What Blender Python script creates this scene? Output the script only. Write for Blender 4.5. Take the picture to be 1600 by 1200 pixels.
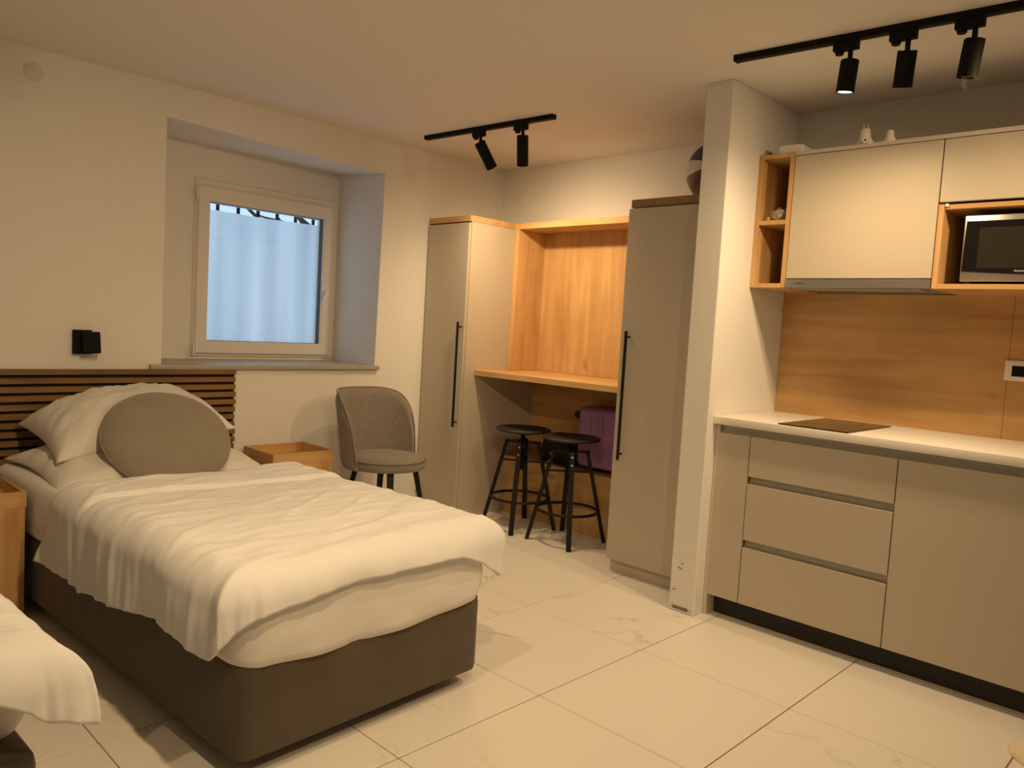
import bpy, bmesh, math, random
from mathutils import Vector, Matrix, noise
PI = math.pi
random.seed(7)
for o in list(bpy.data.objects): bpy.data.objects.remove(o)
S = bpy.context.scene
C = S.collection

# ------------------------------------------------------------------ camera
FPX, YAW, PITCH, ROLL = 1217.76, 43.941, -4.217, 3.353
CAM = Vector((4.024, -1.208, 1.241))
_y, _p, _r = (math.radians(a) for a in (YAW, PITCH, ROLL))
fw = Vector((-math.sin(_y) * math.cos(_p), math.cos(_y) * math.cos(_p), math.sin(_p)))
rt = Vector((math.cos(_y), math.sin(_y), 0)); upv = rt.cross(fw)
r2 = rt * math.cos(_r) + upv * math.sin(_r); u2 = -rt * math.sin(_r) + upv * math.cos(_r)
cd = bpy.data.cameras.new('camera'); cam = bpy.data.objects.new('camera', cd); C.objects.link(cam)
cd.sensor_fit = 'HORIZONTAL'; cd.sensor_width = 36.0; cd.lens = FPX / 1600 * 36.0; cd.clip_start = .02
cam.matrix_world = Matrix(((r2.x, u2.x, -fw.x, CAM.x), (r2.y, u2.y, -fw.y, CAM.y), (r2.z, u2.z, -fw.z, CAM.z), (0, 0, 0, 1)))
S.camera = cam

# ------------------------------------------------------------------ world, exposure
w = bpy.data.worlds.new('world'); S.world = w; w.use_nodes = True
bg = w.node_tree.nodes['Background']; bg.inputs[0].default_value = (.52, .76, 1.0, 1); bg.inputs[1].default_value = 1.34
S.view_settings.view_transform = 'Standard'; S.view_settings.look = 'None'
S.view_settings.exposure = -0.12; S.view_settings.gamma = 1.0; S.view_settings.use_curve_mapping = False
WARM = (1.0, .70, .37)          # lamp colour
LAMP_W = 80.0                   # watts of a lit track lamp
ROOM_W = 49.0                   # watts of the lamps on the added track over the beds
H = 2.341

# ------------------------------------------------------------------ materials
MATS = {}
def mat(name, col, rough=.6, metal=0.0, bump=0.0, bscale=200.0, vary=0.0, vscale=3.0, emit=None, spec=.5, coat=0.0, sheen=0.0):
    if name in MATS: return MATS[name]
    m = bpy.data.materials.new(name); m.use_nodes = True; nt = m.node_tree; b = nt.nodes['Principled BSDF']
    b.inputs['Base Color'].default_value = (*col, 1); b.inputs['Roughness'].default_value = rough
    b.inputs['Metallic'].default_value = metal; b.inputs['Specular IOR Level'].default_value = spec
    b.inputs['Coat Weight'].default_value = coat; b.inputs['Sheen Weight'].default_value = sheen
    tc = nt.nodes.new('ShaderNodeTexCoord')
    if vary:
        n = nt.nodes.new('ShaderNodeTexNoise'); n.inputs['Scale'].default_value = vscale; n.inputs['Detail'].default_value = 4
        nt.links.new(tc.outputs['Object'], n.inputs['Vector'])
        mx = nt.nodes.new('ShaderNodeMix'); mx.data_type = 'RGBA'
        mx.inputs['A'].default_value = (*[c * (1 - vary) for c in col], 1); mx.inputs['B'].default_value = (*[min(1, c * (1 + vary)) for c in col], 1)
        nt.links.new(n.outputs['Fac'], mx.inputs['Factor']); nt.links.new(mx.outputs['Result'], b.inputs['Base Color'])
    if bump:
        n = nt.nodes.new('ShaderNodeTexNoise'); n.inputs['Scale'].default_value = bscale; n.inputs['Detail'].default_value = 3
        nt.links.new(tc.outputs['Object'], n.inputs['Vector'])
        bp = nt.nodes.new('ShaderNodeBump'); bp.inputs['Strength'].default_value = bump; bp.inputs['Distance'].default_value = .004
        nt.links.new(n.outputs['Fac'], bp.inputs['Height']); nt.links.new(bp.outputs['Normal'], b.inputs['Normal'])
    if emit:
        b.inputs['Emission Color'].default_value = (*emit[:3], 1); b.inputs['Emission Strength'].default_value = emit[3]
    MATS[name] = m; return m

def wood(name, axis, dark, light, rough=.5, knots=True):
    if name in MATS: return MATS[name]
    m = bpy.data.materials.new(name); m.use_nodes = True; nt = m.node_tree; b = nt.nodes['Principled BSDF']
    b.inputs['Roughness'].default_value = rough; b.inputs['Specular IOR Level'].default_value = .3
    tc = nt.nodes.new('ShaderNodeTexCoord'); mp = nt.nodes.new('ShaderNodeMapping')
    sc = [15.0, 15.0, 15.0]; sc['xyz'.index(axis)] = 1.3
    mp.inputs['Scale'].default_value = sc; nt.links.new(tc.outputs['Object'], mp.inputs['Vector'])
    n = nt.nodes.new('ShaderNodeTexNoise'); n.inputs['Scale'].default_value = 1.0; n.inputs['Detail'].default_value = 6; n.inputs['Distortion'].default_value = .6
    nt.links.new(mp.outputs['Vector'], n.inputs['Vector'])
    n2 = nt.nodes.new('ShaderNodeTexNoise'); n2.inputs['Scale'].default_value = 3.2; n2.inputs['Detail'].default_value = 3
    nt.links.new(tc.outputs['Object'], n2.inputs['Vector'])
    ad = nt.nodes.new('ShaderNodeMath'); ad.operation = 'MULTIPLY_ADD'; ad.inputs[1].default_value = .55
    nt.links.new(n2.outputs['Fac'], ad.inputs[0]); nt.links.new(n.outputs['Fac'], ad.inputs[2])
    cr = nt.nodes.new('ShaderNodeValToRGB')
    cr.color_ramp.elements[0].position = .50; cr.color_ramp.elements[0].color = (*dark, 1)
    cr.color_ramp.elements[1].position = .95; cr.color_ramp.elements[1].color = (*light, 1)
    nt.links.new(ad.outputs[0], cr.inputs['Fac']); out = cr.outputs['Color']
    if knots:
        mk = nt.nodes.new('ShaderNodeMapping'); ks = [5.5, 5.5, 5.5]; ks['xyz'.index(axis)] = 2.6
        mk.inputs['Scale'].default_value = ks; nt.links.new(tc.outputs['Object'], mk.inputs['Vector'])
        v = nt.nodes.new('ShaderNodeTexVoronoi'); v.inputs['Scale'].default_value = 1.0
        nd = nt.nodes.new('ShaderNodeTexNoise'); nd.inputs['Scale'].default_value = 9
        nt.links.new(tc.outputs['Object'], nd.inputs['Vector'])
        va = nt.nodes.new('ShaderNodeMix'); va.data_type = 'RGBA'; va.inputs['Factor'].default_value = .12
        nt.links.new(mk.outputs['Vector'], va.inputs['A']); nt.links.new(nd.outputs['Color'], va.inputs['B'])
        nt.links.new(va.outputs['Result'], v.inputs['Vector'])
        kr = nt.nodes.new('ShaderNodeValToRGB')
        kr.color_ramp.elements[0].position = .04; kr.color_ramp.elements[0].color = (.55, .55, .55, 1)
        kr.color_ramp.elements[1].position = .13; kr.color_ramp.elements[1].color = (1, 1, 1, 1)
        nt.links.new(v.outputs['Distance'], kr.inputs['Fac'])
        mu = nt.nodes.new('ShaderNodeMix'); mu.data_type = 'RGBA'; mu.blend_type = 'MULTIPLY'; mu.inputs['Factor'].default_value = .8
        nt.links.new(out, mu.inputs['A']); nt.links.new(kr.outputs['Color'], mu.inputs['B']); out = mu.outputs['Result']
    nt.links.new(out, b.inputs['Base Color'])
    MATS[name] = m; return m

def marble():
    m = bpy.data.materials.new('marble_tile'); m.use_nodes = True; nt = m.node_tree; b = nt.nodes['Principled BSDF']
    b.inputs['Roughness'].default_value = .32; b.inputs['Specular IOR Level'].default_value = .4
    tc = nt.nodes.new('ShaderNodeTexCoord'); oi = nt.nodes.new('ShaderNodeObjectInfo')
    ml = nt.nodes.new('ShaderNodeMath'); ml.operation = 'MULTIPLY'; ml.inputs[1].default_value = 40
    nt.links.new(oi.outputs['Random'], ml.inputs[0])
    va = nt.nodes.new('ShaderNodeVectorMath'); va.operation = 'ADD'
    nt.links.new(tc.outputs['Object'], va.inputs[0]); nt.links.new(ml.outputs[0], va.inputs[1])
    mp = nt.nodes.new('ShaderNodeMapping'); mp.inputs['Rotation'].default_value = (0, 0, .6); mp.inputs['Scale'].default_value = (1.3, 2.6, 1)
    nt.links.new(va.outputs[0], mp.inputs['Vector'])
    n = nt.nodes.new('ShaderNodeTexNoise'); n.inputs['Scale'].default_value = .9; n.inputs['Detail'].default_value = 7; n.inputs['Roughness'].default_value = .52; n.inputs['Distortion'].default_value = .7
    nt.links.new(mp.outputs['Vector'], n.inputs['Vector'])
    s = nt.nodes.new('ShaderNodeMath'); s.operation = 'SUBTRACT'; s.inputs[1].default_value = .5; nt.links.new(n.outputs['Fac'], s.inputs[0])
    a = nt.nodes.new('ShaderNodeMath'); a.operation = 'ABSOLUTE'; nt.links.new(s.outputs[0], a.inputs[0])
    vr = nt.nodes.new('ShaderNodeValToRGB'); vr.color_ramp.elements[0].position = 0; vr.color_ramp.elements[0].color = (1, 1, 1, 1)
    vr.color_ramp.elements[1].position = .012; vr.color_ramp.elements[1].color = (0, 0, 0, 1); nt.links.new(a.outputs[0], vr.inputs['Fac'])
    n2 = nt.nodes.new('ShaderNodeTexNoise'); n2.inputs['Scale'].default_value = 2.2; nt.links.new(va.outputs[0], n2.inputs['Vector'])
    mr = nt.nodes.new('ShaderNodeMapRange'); mr.inputs[1].default_value = .54; mr.inputs[2].default_value = .74; nt.links.new(n2.outputs['Fac'], mr.inputs[0])
    mm = nt.nodes.new('ShaderNodeMath'); mm.operation = 'MULTIPLY'; nt.links.new(vr.outputs['Color'], mm.inputs[0]); nt.links.new(mr.outputs[0], mm.inputs[1])
    mx = nt.nodes.new('ShaderNodeMix'); mx.data_type = 'RGBA'; mx.inputs['A'].default_value = (.80, .77, .72, 1); mx.inputs['B'].default_value = (.45, .39, .33, 1)
    nt.links.new(mm.outputs[0], mx.inputs['Factor']); nt.links.new(mx.outputs['Result'], b.inputs['Base Color'])
    MATS['marble_tile'] = m; return m

PLASTER = mat('plaster', (.80, .785, .765), .9, bump=.12, bscale=60, vary=.015, vscale=2, spec=.2)
CEIL = mat('ceiling_paint', (.82, .79, .765), .95, bump=.05, bscale=40, spec=.1)
GROUT = mat('grout', (.20, .14, .09), .9)
MARBLE = marble()
GREIGE = mat('greige_laminate', (.52, .464, .385), .42, bump=.05, bscale=700, vary=.015)
GREIGE_E = mat('greige_edge', (.60, .53, .46), .35)
OAKD, OAKL = (.47, .265, .105), (.66, .415, .19)
OAK_Z = wood('oak_vertical', 'z', OAKD, OAKL); OAK_X = wood('oak_along_x', 'x', OAKD, OAKL); OAK_Y = wood('oak_along_y', 'y', OAKD, OAKL, knots=False)
SLAT = wood('slat_oak', 'y', (.15, .082, .032), (.27, .158, .064), knots=False)
DARKOAK = wood('dark_oak_edge', 'x', (.24, .15, .07), (.33, .22, .11), knots=False)
BLACK = mat('black_metal', (.006, .0055, .005), .5, bump=.05, bscale=400, spec=.3)
BLACKM = mat('matte_black', (.006, .005, .0045), .7, spec=.2)
FELT = mat('black_felt', (.02, .014, .01), .95)
DUVET = mat('white_cotton', (.83, .84, .86), .9, bump=.06, bscale=260, spec=.15, sheen=.05)
SHEET = mat('white_sheet', (.78, .77, .75), .9, bump=.15, bscale=120, spec=.15, sheen=.1)
PILLOWM = mat('pillow_cotton', (.74, .72, .69), .9, bump=.3, bscale=110, spec=.15, sheen=.1)
CUSH = mat('taupe_velour', (.27, .238, .19), .95, bump=.5, bscale=90, vary=.12, vscale=14, spec=.1, sheen=.35)
BASEF = mat('taupe_velvet', (.098, .077, .055), .95, bump=.35, bscale=60, vary=.14, vscale=6, spec=.1, sheen=.25)
PIPING = mat('dark_piping', (.15, .13, .11), .9)
WHITEC = mat('white_counter', (.86, .83, .78), .35)
ALU = mat('aluminium_profile', (.42, .40, .37), .45, metal=.35)
STEEL = mat('brushed_steel', (.50, .49, .47), .32, metal=.9, bump=.04, bscale=300)
PLINTH = mat('dark_plinth', (.02, .017, .014), .6)
PVC = mat('white_pvc', (.80, .77, .73), .4)
WPLAST = mat('white_plastic', (.84, .81, .76), .45)
GLASSB = mat('black_glass', (.010, .009, .009), .12, spec=.3)
GRANITE = mat('granite', (.40, .37, .33), .35, vary=.98, vscale=170)
PURPLE = mat('purple_shell', (.34, .17, .40), .45, bump=.1, bscale=200)

def weave():
    m = bpy.data.materials.new('grey_weave'); m.use_nodes = True; nt = m.node_tree; b = nt.nodes['Principled BSDF']
    b.inputs['Roughness'].default_value = .95; b.inputs['Specular IOR Level'].default_value = .1; b.inputs['Sheen Weight'].default_value = .2
    tc = nt.nodes.new('ShaderNodeTexCoord'); outs = []
    for sc in ((60, 60, 420), (420, 420, 60)):
        mp = nt.nodes.new('ShaderNodeMapping'); mp.inputs['Scale'].default_value = sc; nt.links.new(tc.outputs['Object'], mp.inputs['Vector'])
        n = nt.nodes.new('ShaderNodeTexNoise'); n.inputs['Scale'].default_value = 1; n.inputs['Detail'].default_value = 2
        nt.links.new(mp.outputs['Vector'], n.inputs['Vector']); outs.append(n.outputs['Fac'])
    ad = nt.nodes.new('ShaderNodeMath'); ad.operation = 'ADD'; nt.links.new(outs[0], ad.inputs[0]); nt.links.new(outs[1], ad.inputs[1])
    mr = nt.nodes.new('ShaderNodeMapRange'); mr.inputs[1].default_value = .7; mr.inputs[2].default_value = 1.3; nt.links.new(ad.outputs[0], mr.inputs[0])
    mx = nt.nodes.new('ShaderNodeMix'); mx.data_type = 'RGBA'; mx.inputs['A'].default_value = (.17, .147, .128, 1); mx.inputs['B'].default_value = (.30, .267, .238, 1)
    nt.links.new(mr.outputs[0], mx.inputs['Factor']); nt.links.new(mx.outputs['Result'], b.inputs['Base Color'])
    bp = nt.nodes.new('ShaderNodeBump'); bp.inputs['Strength'].default_value = .3; bp.inputs['Distance'].default_value = .002
    nt.links.new(ad.outputs[0], bp.inputs['Height']); nt.links.new(bp.outputs['Normal'], b.inputs['Normal'])
    return m
WEAVE = weave()

def glass_mat(name, tint=(1, 1, 1), refl=.08):
    m = bpy.data.materials.new(name); m.use_nodes = True; nt = m.node_tree; nt.nodes.clear()
    o = nt.nodes.new('ShaderNodeOutputMaterial'); t = nt.nodes.new('ShaderNodeBsdfTransparent'); g = nt.nodes.new('ShaderNodeBsdfGlossy')
    t.inputs[0].default_value = (*tint, 1); g.inputs['Roughness'].default_value = .03
    x = nt.nodes.new('ShaderNodeMixShader'); x.inputs[0].default_value = refl
    nt.links.new(t.outputs[0], x.inputs[1]); nt.links.new(g.outputs[0], x.inputs[2]); nt.links.new(x.outputs[0], o.inputs[0])
    return m
GLASS = glass_mat('window_glass', refl=.05)
def film_mat():
    m = bpy.data.materials.new('frosted_film'); m.use_nodes = True; nt = m.node_tree; nt.nodes.clear()
    o = nt.nodes.new('ShaderNodeOutputMaterial'); t = nt.nodes.new('ShaderNodeBsdfTranslucent'); d = nt.nodes.new('ShaderNodeBsdfDiffuse')
    tc = nt.nodes.new('ShaderNodeTexCoord'); mp = nt.nodes.new('ShaderNodeMapping'); mp.inputs['Scale'].default_value = (1, 7.5, .35)
    nt.links.new(tc.outputs['Object'], mp.inputs['Vector'])
    n = nt.nodes.new('ShaderNodeTexNoise'); n.inputs['Scale'].default_value = 1.15; n.inputs['Detail'].default_value = 0
    nt.links.new(mp.outputs['Vector'], n.inputs['Vector'])
    cr = nt.nodes.new('ShaderNodeValToRGB'); cr.color_ramp.elements[0].position = .3; cr.color_ramp.elements[0].color = (.70, .74, .78, 1)  # shading of the sheet's folds put into the colour as soft stripes
    cr.color_ramp.elements[1].position = .7; cr.color_ramp.elements[1].color = (.98, .98, .97, 1)
    nt.links.new(n.outputs['Fac'], cr.inputs['Fac']); nt.links.new(cr.outputs['Color'], t.inputs[0])
    d.inputs[0].default_value = (.8, .8, .8, 1)
    x = nt.nodes.new('ShaderNodeMixShader'); x.inputs[0].default_value = .12
    nt.links.new(t.outputs[0], x.inputs[1]); nt.links.new(d.outputs[0], x.inputs[2]); nt.links.new(x.outputs[0], o.inputs[0])
    return m
FILM = film_mat()

# ------------------------------------------------------------------ mesh helpers
def box(bm, x0, x1, y0, y1, z0, z1, bev=0.0, seg=2):
    vs = [bm.verts.new(p) for p in ((x0, y0, z0), (x1, y0, z0), (x1, y1, z0), (x0, y1, z0), (x0, y0, z1), (x1, y0, z1), (x1, y1, z1), (x0, y1, z1))]
    fs = [bm.faces.new([vs[i] for i in f]) for f in ((3, 2, 1, 0), (4, 5, 6, 7), (0, 1, 5, 4), (1, 2, 6, 5), (2, 3, 7, 6), (3, 0, 4, 7))]
    if bev:
        es = {e for f in fs for e in f.edges}
        bmesh.ops.bevel(bm, geom=list(es), offset=bev, segments=seg, affect='EDGES', profile=.5)
def B(*a, **k):
    bm = bmesh.new(); box(bm, *a, **k); return bm
def tube(bm, p0, p1, r0, r1=None, n=16, caps=True):
    p0, p1 = Vector(p0), Vector(p1); r1 = r0 if r1 is None else r1
    d = (p1 - p0).normalized(); a = d.orthogonal().normalized(); b = d.cross(a)
    A = [bm.verts.new(p0 + (a * math.cos(2 * PI * i / n) + b * math.sin(2 * PI * i / n)) * r0) for i in range(n)]
    Bv = [bm.verts.new(p1 + (a * math.cos(2 * PI * i / n) + b * math.sin(2 * PI * i / n)) * r1) for i in range(n)]
    for i in range(n): bm.faces.new((A[i], A[(i + 1) % n], Bv[(i + 1) % n], Bv[i]))
    if caps: bm.faces.new(A[::-1]); bm.faces.new(Bv)
def bar(bm, p0, p1, w0, w1=None, side=None, d0=None, d1=None):
    """square bar between two points; w across `side`, d across the other direction"""
    p0, p1 = Vector(p0), Vector(p1); w1 = w0 if w1 is None else w1; d0 = w0 if d0 is None else d0; d1 = (w1 if d0 == w0 else d0) if d1 is None else d1
    d = (p1 - p0).normalized(); a = Vector(side) if side else d.orthogonal(); a = (a - d * a.dot(d)).normalized(); b = d.cross(a)
    q = ((-1, -1), (1, -1), (1, 1), (-1, 1))
    A = [bm.verts.new(p0 + a * s * w0 / 2 + b * t * d0 / 2) for s, t in q]; Z = [bm.verts.new(p1 + a * s * w1 / 2 + b * t * d1 / 2) for s, t in q]
    for i in range(4): bm.faces.new((A[i], A[(i + 1) % 4], Z[(i + 1) % 4], Z[i]))
    bm.faces.new(A[::-1]); bm.faces.new(Z)
def lathe(bm, prof, c=(0, 0, 0), n=40, M=None):
    """prof: list of (r, z), revolved about z through c; r 0 closes"""
    M = M or Matrix(); c = Vector(c); rings = []
    for r, z in prof:
        if r < 1e-6: rings.append([bm.verts.new(M @ (c + Vector((0, 0, z))))])
        else: rings.append([bm.verts.new(M @ (c + Vector((r * math.cos(2 * PI * i / n), r * math.sin(2 * PI * i / n), z)))) for i in range(n)])
    for A, Z in zip(rings, rings[1:]):
        for i in range(n):
            j = (i + 1) % n
            if len(A) == 1 and len(Z) == 1: continue
            if len(A) == 1: bm.faces.new((A[0], Z[j], Z[i]))
            elif len(Z) == 1: bm.faces.new((A[i], A[j], Z[0]))
            else: bm.faces.new((A[i], A[j], Z[j], Z[i]))
def torus(bm, c, R, r, n=48, m=10, M=None, sx=1, sy=1):
    M = M or Matrix(); V = []
    for i in range(n):
        t = 2 * PI * i / n
        V.append([bm.verts.new(M @ (Vector(c) + Vector((sx * (R + r * math.cos(2 * PI * j / m)) * math.cos(t), sy * (R + r * math.cos(2 * PI * j / m)) * math.sin(t), r * math.sin(2 * PI * j / m))))) for j in range(m)])
    for i in range(n):
        for j in range(m): bm.faces.new((V[i][j], V[(i + 1) % n][j], V[(i + 1) % n][(j + 1) % m], V[i][(j + 1) % m]))
def sweep(bm, pts, r, n=8, closed=False):
    pts = [Vector(p) for p in pts]; N = len(pts); rings = []; a = None
    for i, p in enumerate(pts):
        d = (pts[(i + 1) % N] - pts[i - 1]) if closed else (pts[min(i + 1, N - 1)] - pts[max(i - 1, 0)])
        d.normalize(); a = d.orthogonal() if a is None else a; a = (a - d * a.dot(d)).normalized(); b = d.cross(a)
        rr = r[i] if isinstance(r, (list, tuple)) else r
        rings.append([bm.verts.new(p + (a * math.cos(2 * PI * k / n) + b * math.sin(2 * PI * k / n)) * rr) for k in range(n)])
    for i in range(N if closed else N - 1):
        A, Z = rings[i], rings[(i + 1) % N]
        for k in range(n): bm.faces.new((A[k], A[(k + 1) % n], Z[(k + 1) % n], Z[k]))
    if not closed: bm.faces.new(rings[0][::-1]); bm.faces.new(rings[-1])
def rrect(hx, hy, r, n=10, per=0):
    """outline of a rounded rectangle, counter-clockwise, with `per` extra points on every straight side"""
    out = []; cs = ((hx - r, hy - r, 0), (-hx + r, hy - r, 90), (-hx + r, -hy + r, 180), (hx - r, -hy + r, 270))
    for k, (cx, cy, a0) in enumerate(cs):
        for i in range(n + 1):
            t = math.radians(a0 + 90 * i / n); out.append((cx + r * math.cos(t), cy + r * math.sin(t)))
        if per:
            nx, ny, na = cs[(k + 1) % 4]; t = math.radians(na); e = (nx + r * math.cos(t), ny + r * math.sin(t)); s = out[-1]
            for i in range(1, per + 1): f = i / (per + 1); out.append((s[0] + (e[0] - s[0]) * f, s[1] + (e[1] - s[1]) * f))
    return out
def loft(bm, loops):
    R = [[bm.verts.new(p) for p in L] for L in loops]; n = len(R[0])
    for A, Z in zip(R, R[1:]):
        for i in range(n): bm.faces.new((A[i], A[(i + 1) % n], Z[(i + 1) % n], Z[i]))
    bm.faces.new(R[0][::-1]); bm.faces.new(R[-1])

def ob(name, bm, m, parent=None, smooth=False, sub=0):
    if parent is not None:
        r = parent
        while r.parent: r = r.parent
        if r.get('_w'): bmesh.ops.translate(bm, verts=bm.verts, vec=-Vector(r.location))
    me = bpy.data.meshes.new(name); bmesh.ops.recalc_face_normals(bm, faces=bm.faces); bm.to_mesh(me); bm.free()
    me.materials.append(m)
    if smooth:
        for p in me.polygons: p.use_smooth = True
        if smooth != 'all':
            try: me.set_sharp_from_angle(angle=math.radians(40))
            except Exception: pass
    o = bpy.data.objects.new(name, me); C.objects.link(o)
    if parent is not None: o.parent = parent
    if sub:
        s = o.modifiers.new('sub', 'SUBSURF'); s.levels = sub; s.render_levels = sub
    return o
WROOTS = []
def thing(name, label, cat, loc=(0, 0, 0), rz=0, group=None, world=True):
    o = bpy.data.objects.new(name, None); C.objects.link(o); o.location = loc; o.rotation_euler = (0, 0, rz); o.empty_display_size = .1
    o['label'] = label; o['category'] = cat
    if group: o['group'] = group
    if world: o['_w'] = 1; WROOTS.append(o)
    return o
def tag(o, label, cat, group=None):
    o['label'] = label; o['category'] = cat
    if group: o['group'] = group
    return o
def struct(o, label=None, cat=None):
    o['kind'] = 'structure'
    if label: o['label'] = label
    if cat: o['category'] = cat
    return o
def sroot(name, label, cat, loc=(0, 0, 0)):
    o = thing(name, label, cat, loc); o['kind'] = 'structure'; return o
def recenter(o):
    """put a single-mesh thing's origin at its base centre"""
    vs = [v.co for v in o.data.vertices]
    c = Vector(((min(v.x for v in vs) + max(v.x for v in vs)) / 2, (min(v.y for v in vs) + max(v.y for v in vs)) / 2, min(v.z for v in vs)))
    o.data.transform(Matrix.Translation(-c)); o.location = c; return o

# ------------------------------------------------------------------ the room
XR, YR, YB, YK = 5.1, -2.5, 2.76, 2.48         # right wall, rear wall, niche wall, kitchen wall
XP0, XP1, YP = 2.166, 2.294, 1.833             # partition

# floor: grout bed and single tiles
fl = sroot('floor', 'pale marble-look square floor tiles with dark joints', 'floor', (0, 0, 0))
ob('grout_bed', B(-.02, XR, YR, YB, -.05, -.0025), GROUT, fl)
TX0, TY0, TD, G, GY = 1.751, 1.340, .6065, .0021, .0014
TDY = .597
tile_mesh = {}
i0, i1 = -3, 6; j0, j1 = -7, 3
for i in range(i0, i1):
    for j in range(j0, j1):
        x0, x1 = max(0, TX0 + i * TD + G), min(XR, TX0 + (i + 1) * TD - G)
        y0, y1 = max(YR, TY0 + j * TDY + GY), min(YB, TY0 + (j + 1) * TDY - GY)
        if x1 - x0 < .02 or y1 - y0 < .02: continue
        if x0 > XP1 and y0 > YK: continue
        key = (round(x1 - x0, 3), round(y1 - y0, 3))
        if key not in tile_mesh:
            hx, hy = (x1 - x0) / 2, (y1 - y0) / 2
            t = ob('floor_tile', B(-hx, hx, -hy, hy, -.012, 0, bev=.0012, seg=1), MARBLE); t.parent = fl; tile_mesh[key] = t.data
        else:
            t = bpy.data.objects.new('floor_tile', tile_mesh[key]); C.objects.link(t); t.parent = fl
        t.location = ((x0 + x1) / 2, (y0 + y1) / 2, 0)

struct(ob('ceiling', B(-.02, XR + .1, YR - .1, YB + .1, H, H + .12), CEIL), 'plain warm white plaster ceiling', 'ceiling')
struct(ob('wall_right', B(XR, XR + .1, YR - .1, YK, -.05, H), PLASTER), 'plain white wall at the right end of the kitchen', 'wall')
struct(ob('wall_rear', B(-.02, XR + .1, YR - .1, YR, -.05, H), PLASTER), 'plain white wall opposite the kitchen', 'wall')
struct(ob('wall_niche', B(-.02, XP1, YB, YB + .12, -.05, H), PLASTER), 'white wall above the oak desk niche', 'wall')
struct(ob('wall_kitchen', B(XP1 - .01, XR + .1, YK, YK + .4, -.05, H), PLASTER), 'white wall above the kitchen cabinets', 'wall')
# wall step by the right end of the upper cabinets
struct(recenter(ob('trim_2', B(3.195, 3.9, YK - .012, YK + .002, 2.06, H - .02), PLASTER)), 'slightly raised plaster panel above the right kitchen cabinets', 'trim')

# partition between wardrobe and kitchen
pw = sroot('wall_partition', 'narrow white partition wall between wardrobe and kitchen', 'wall', ((XP0 + XP1) / 2, YP, 0))
ob('wall_body', B(XP0, XP1, YP, YB, 0, H, bev=.004), PLASTER, pw)
ob('metal_bead', B(XP0 + .022, XP1 - .028, YP - .003, YP + .001, .012, .026), mat('grey_metal_strip', (.22, .22, .21), .5, .6), pw)
for dx in (.012, .112):
    bm = bmesh.new(); tube(bm, (XP0 + dx, YP + .001, .018), (XP0 + dx, YP - .003, .018), .005, n=10); ob('screw', bm, STEEL, pw)
for (x, z, l, a) in ((XP0 + .045, .20, .026, .12), (XP0 + .056, .223, .010, .1), (XP0 + .022, .098, .012, -.1)):
    bm = bmesh.new(); bar(bm, (x - l / 2, YP - .0004, z + a * l), (x + l / 2, YP - .0004, z - a * l), .0035, side=(0, 0, 1), d0=.0012)
    ob('scuff_mark', bm, mat('scuff', (.12, .09, .06), .9), pw)

# window wall with its deep recess
WD = -.49
OUT = [(.395, .945), (1.712, .945), (1.728, 2.135), (.395, 2.178)]       # recess outline on the wall face (y, z): bl, br, tr, tl
INN = [(.395, .945), (1.712, .945), (1.716, 2.172), (.395, 2.182)]       # and on the recess back
FRY0, FRY1, FRZ0, FRZ1 = .754, 1.714, .960, 1.988
def q(bm, *pts): bm.faces.new([bm.verts.new(p) for p in pts])
bm = bmesh.new()
Y0, Y1 = YR - .1, YB + .1
fr = [(0, y, z) for y, z in OUT]; bk = [(WD, y, z) for y, z in INN]
corner = [(0, Y0, -.05), (0, Y1, -.05), (0, Y1, H), (0, Y0, H)]
for i in range(4):
    j = (i + 1) % 4
    q(bm, corner[i], corner[j], fr[j], fr[i])
    q(bm, fr[i], fr[j], bk[j], bk[i])
hole = [(WD, FRY0, FRZ0), (WD, FRY1, FRZ0), (WD, FRY1, FRZ1), (WD, FRY0, FRZ1)]
for i in range(4):
    j = (i + 1) % 4
    q(bm, bk[i], bk[j], hole[j], hole[i])
    a, b = hole[i], hole[j]
    q(bm, a, b, (WD - .14, b[1], b[2]), (WD - .14, a[1], a[2]))
oc = [(WD - .14, p[1], p[2]) for p in corner]; oh = [(WD - .14, p[1], p[2]) for p in hole]
for i in range(4):
    j = (i + 1) % 4
    q(bm, oc[i], oc[j], oh[j], oh[i]); q(bm, corner[i], corner[j], oc[j], oc[i])
bmesh.ops.remove_doubles(bm, verts=bm.verts, dist=1e-5)
struct(ob('wall_left', bm, PLASTER), 'white wall with the deep window recess behind the bed', 'wall')

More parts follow.
